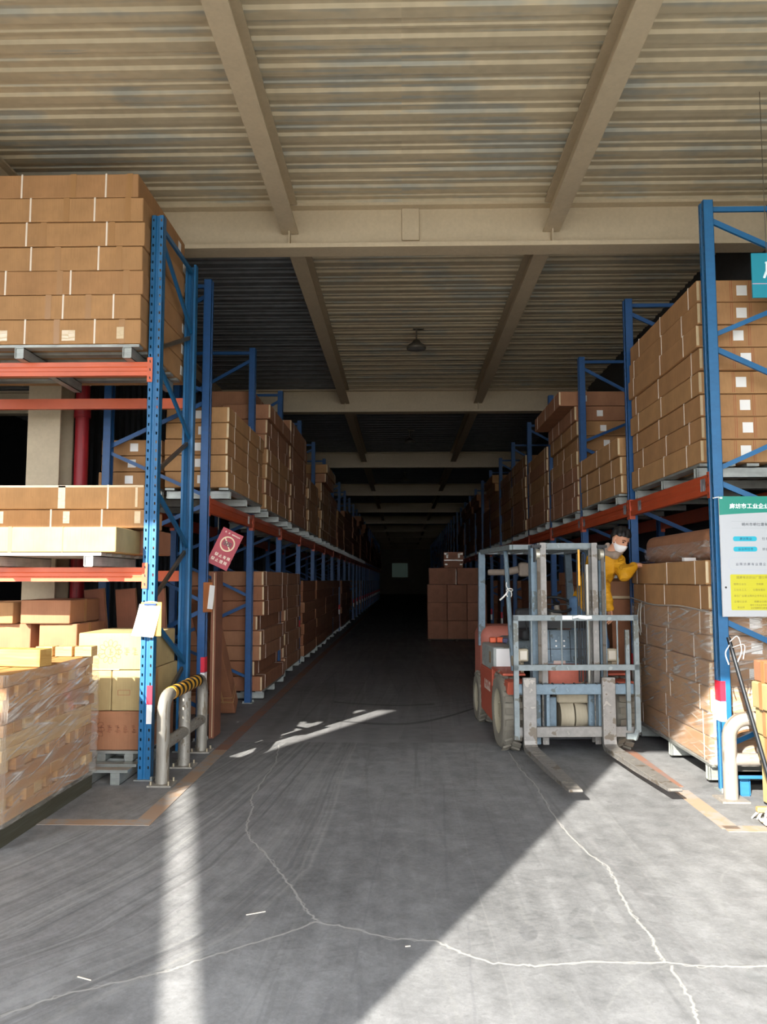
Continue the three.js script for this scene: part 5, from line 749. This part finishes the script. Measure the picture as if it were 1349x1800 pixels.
  part('scarf_collar', surfaceNet((x, y, z) => { const p = neck; let d = caps([[p[0] - 0.06, p[1] + 0.015, p[2] + 0.0, 0.035, p[0] - 0.02, p[1] + 0.09, p[2] + 0.0, 0.028], [p[0] - 0.055, p[1] + 0.0, p[2] + 0.02, 0.035, p[0] + 0.03, p[1] - 0.02, p[2] + 0.09, 0.034], [p[0] + 0.03, p[1] - 0.02, p[2] + 0.09, 0.034, p[0] + 0.1, p[1] + 0.02, p[2] + 0.04, 0.03]], 0.03)(x, y, z); return d; }, [neck[0] - 0.16, neck[1] - 0.12, neck[2] - 0.12], [neck[0] + 0.2, neck[1] + 0.18, neck[2] + 0.2], 0.008), mat('#a8978a', { map: T.dusty, roughness: 0.95 }), w);
  const jn = caps([[...pelvis, 0.115, pelvis[0], pelvis[1] - 0.05, pelvis[2], 0.12], [...hipA, 0.105, ...knA, 0.08], [...knA, 0.08, anA[0], anA[1] - 0.02, anA[2], 0.066], [...hipB, 0.105, ...knB, 0.08], [...knB, 0.08, anB[0], anB[1] - 0.02, anB[2], 0.066]], 0.04);
  part('jeans', surfaceNet((x, y, z) => smax(smax(jn(x, y, z) + 0.004 * Math.sin(55 * y + 20 * x) * Math.sin(16 * z), 0.05 - y, 0.01), y - pelvis[1] - 0.06, 0.01), [-0.28, 0, -0.3], [0.3, 1.05, 0.25], 0.011), jeans, w);
  for (const a of [anA, anB]) part('shoe', surfaceNet((x, y, z) => Math.max(caps([[a[0], 0.05, a[2] - 0.03, 0.046, a[0], 0.045, a[2] + 0.13, 0.042], [a[0], 0.06, a[2], 0.05, a[0], 0.1, a[2], 0.046]], 0.03)(x, y, z), 0.003 - y), [a[0] - 0.09, -0.01, a[2] - 0.12], [a[0] + 0.09, 0.17, a[2] + 0.21], 0.008), M.black, w);
  const hairL = (x, y, z) => smax(smax(headL(x, y, z) - 0.016 - 0.006 * Math.sin(90 * x) * Math.sin(80 * z + 30 * y), -(y - 0.055 + 1.05 * Math.max(0, -z - 0.0) + (z > 0.05 ? -0.014 : 0)), 0.01), -ell(x, y, z, 0, 0.0, 0.13, 0.075, 0.07, 0.09), 0.01);
  part('hair', surfaceNet(inHead(hairL), ...box(hc, 0.18), 0.0055), mat('#141312', { roughness: 0.6 }), w);
  const maskL = (x, y, z) => smax(smax(headL(x, y, z) - 0.0075, y + 0.012 + 0.28 * Math.abs(x), 0.006), smax(0.012 - z, -(y + 0.115), 0.006), 0.006);
  const mk = part('face_mask', surfaceNet(inHead(maskL), ...box(hc, 0.17), 0.0045), mat('#e9e7e4', { roughness: 0.85 }), w);
  part('ear_loop', [-1, 1].map((s) => tube([[s * 0.066, -0.035, 0.04], [s * 0.079, -0.012, 0.015], [s * 0.088, 0.012, -0.012], [s * 0.084, -0.03, -0.015], [s * 0.066, -0.07, 0.03]], 0.0022, 16, 5).applyMatrix4(hm)), M.white, mk);
  part('eye', [-1, 1].map((s) => new THREE.SphereGeometry(0.0095, 12, 8).scale(1.3, 0.7, 0.8).translate(s * 0.031, 0.012, 0.083).applyMatrix4(hm)), mat('#2a1d18', { roughness: 0.3 }), w);
  part('eyebrow', [-1, 1].map((s) => tube([[s * 0.014, 0.03, 0.094], [s * 0.032, 0.036, 0.09], [s * 0.05, 0.031, 0.076]], 0.0035, 10, 6).applyMatrix4(hm)), mat('#1b1512', { roughness: 0.8 }), w);
  const ph = solo('phone', rb(0.075, 0.009, 0.145, 0.004, 0, 0, 0).rotateY(0.3).rotateZ(-0.05).translate(2.465, 1.779, -8.1), mat('#1d2540', { roughness: 0.25 }), 'dark phone under the hand of the worker on the wrapped cartons', 'phone');
}
scene.traverse((o) => { if (o.isMesh) { o.castShadow = true; o.receiveShadow = true; } });
renderer.render(scene, camera);
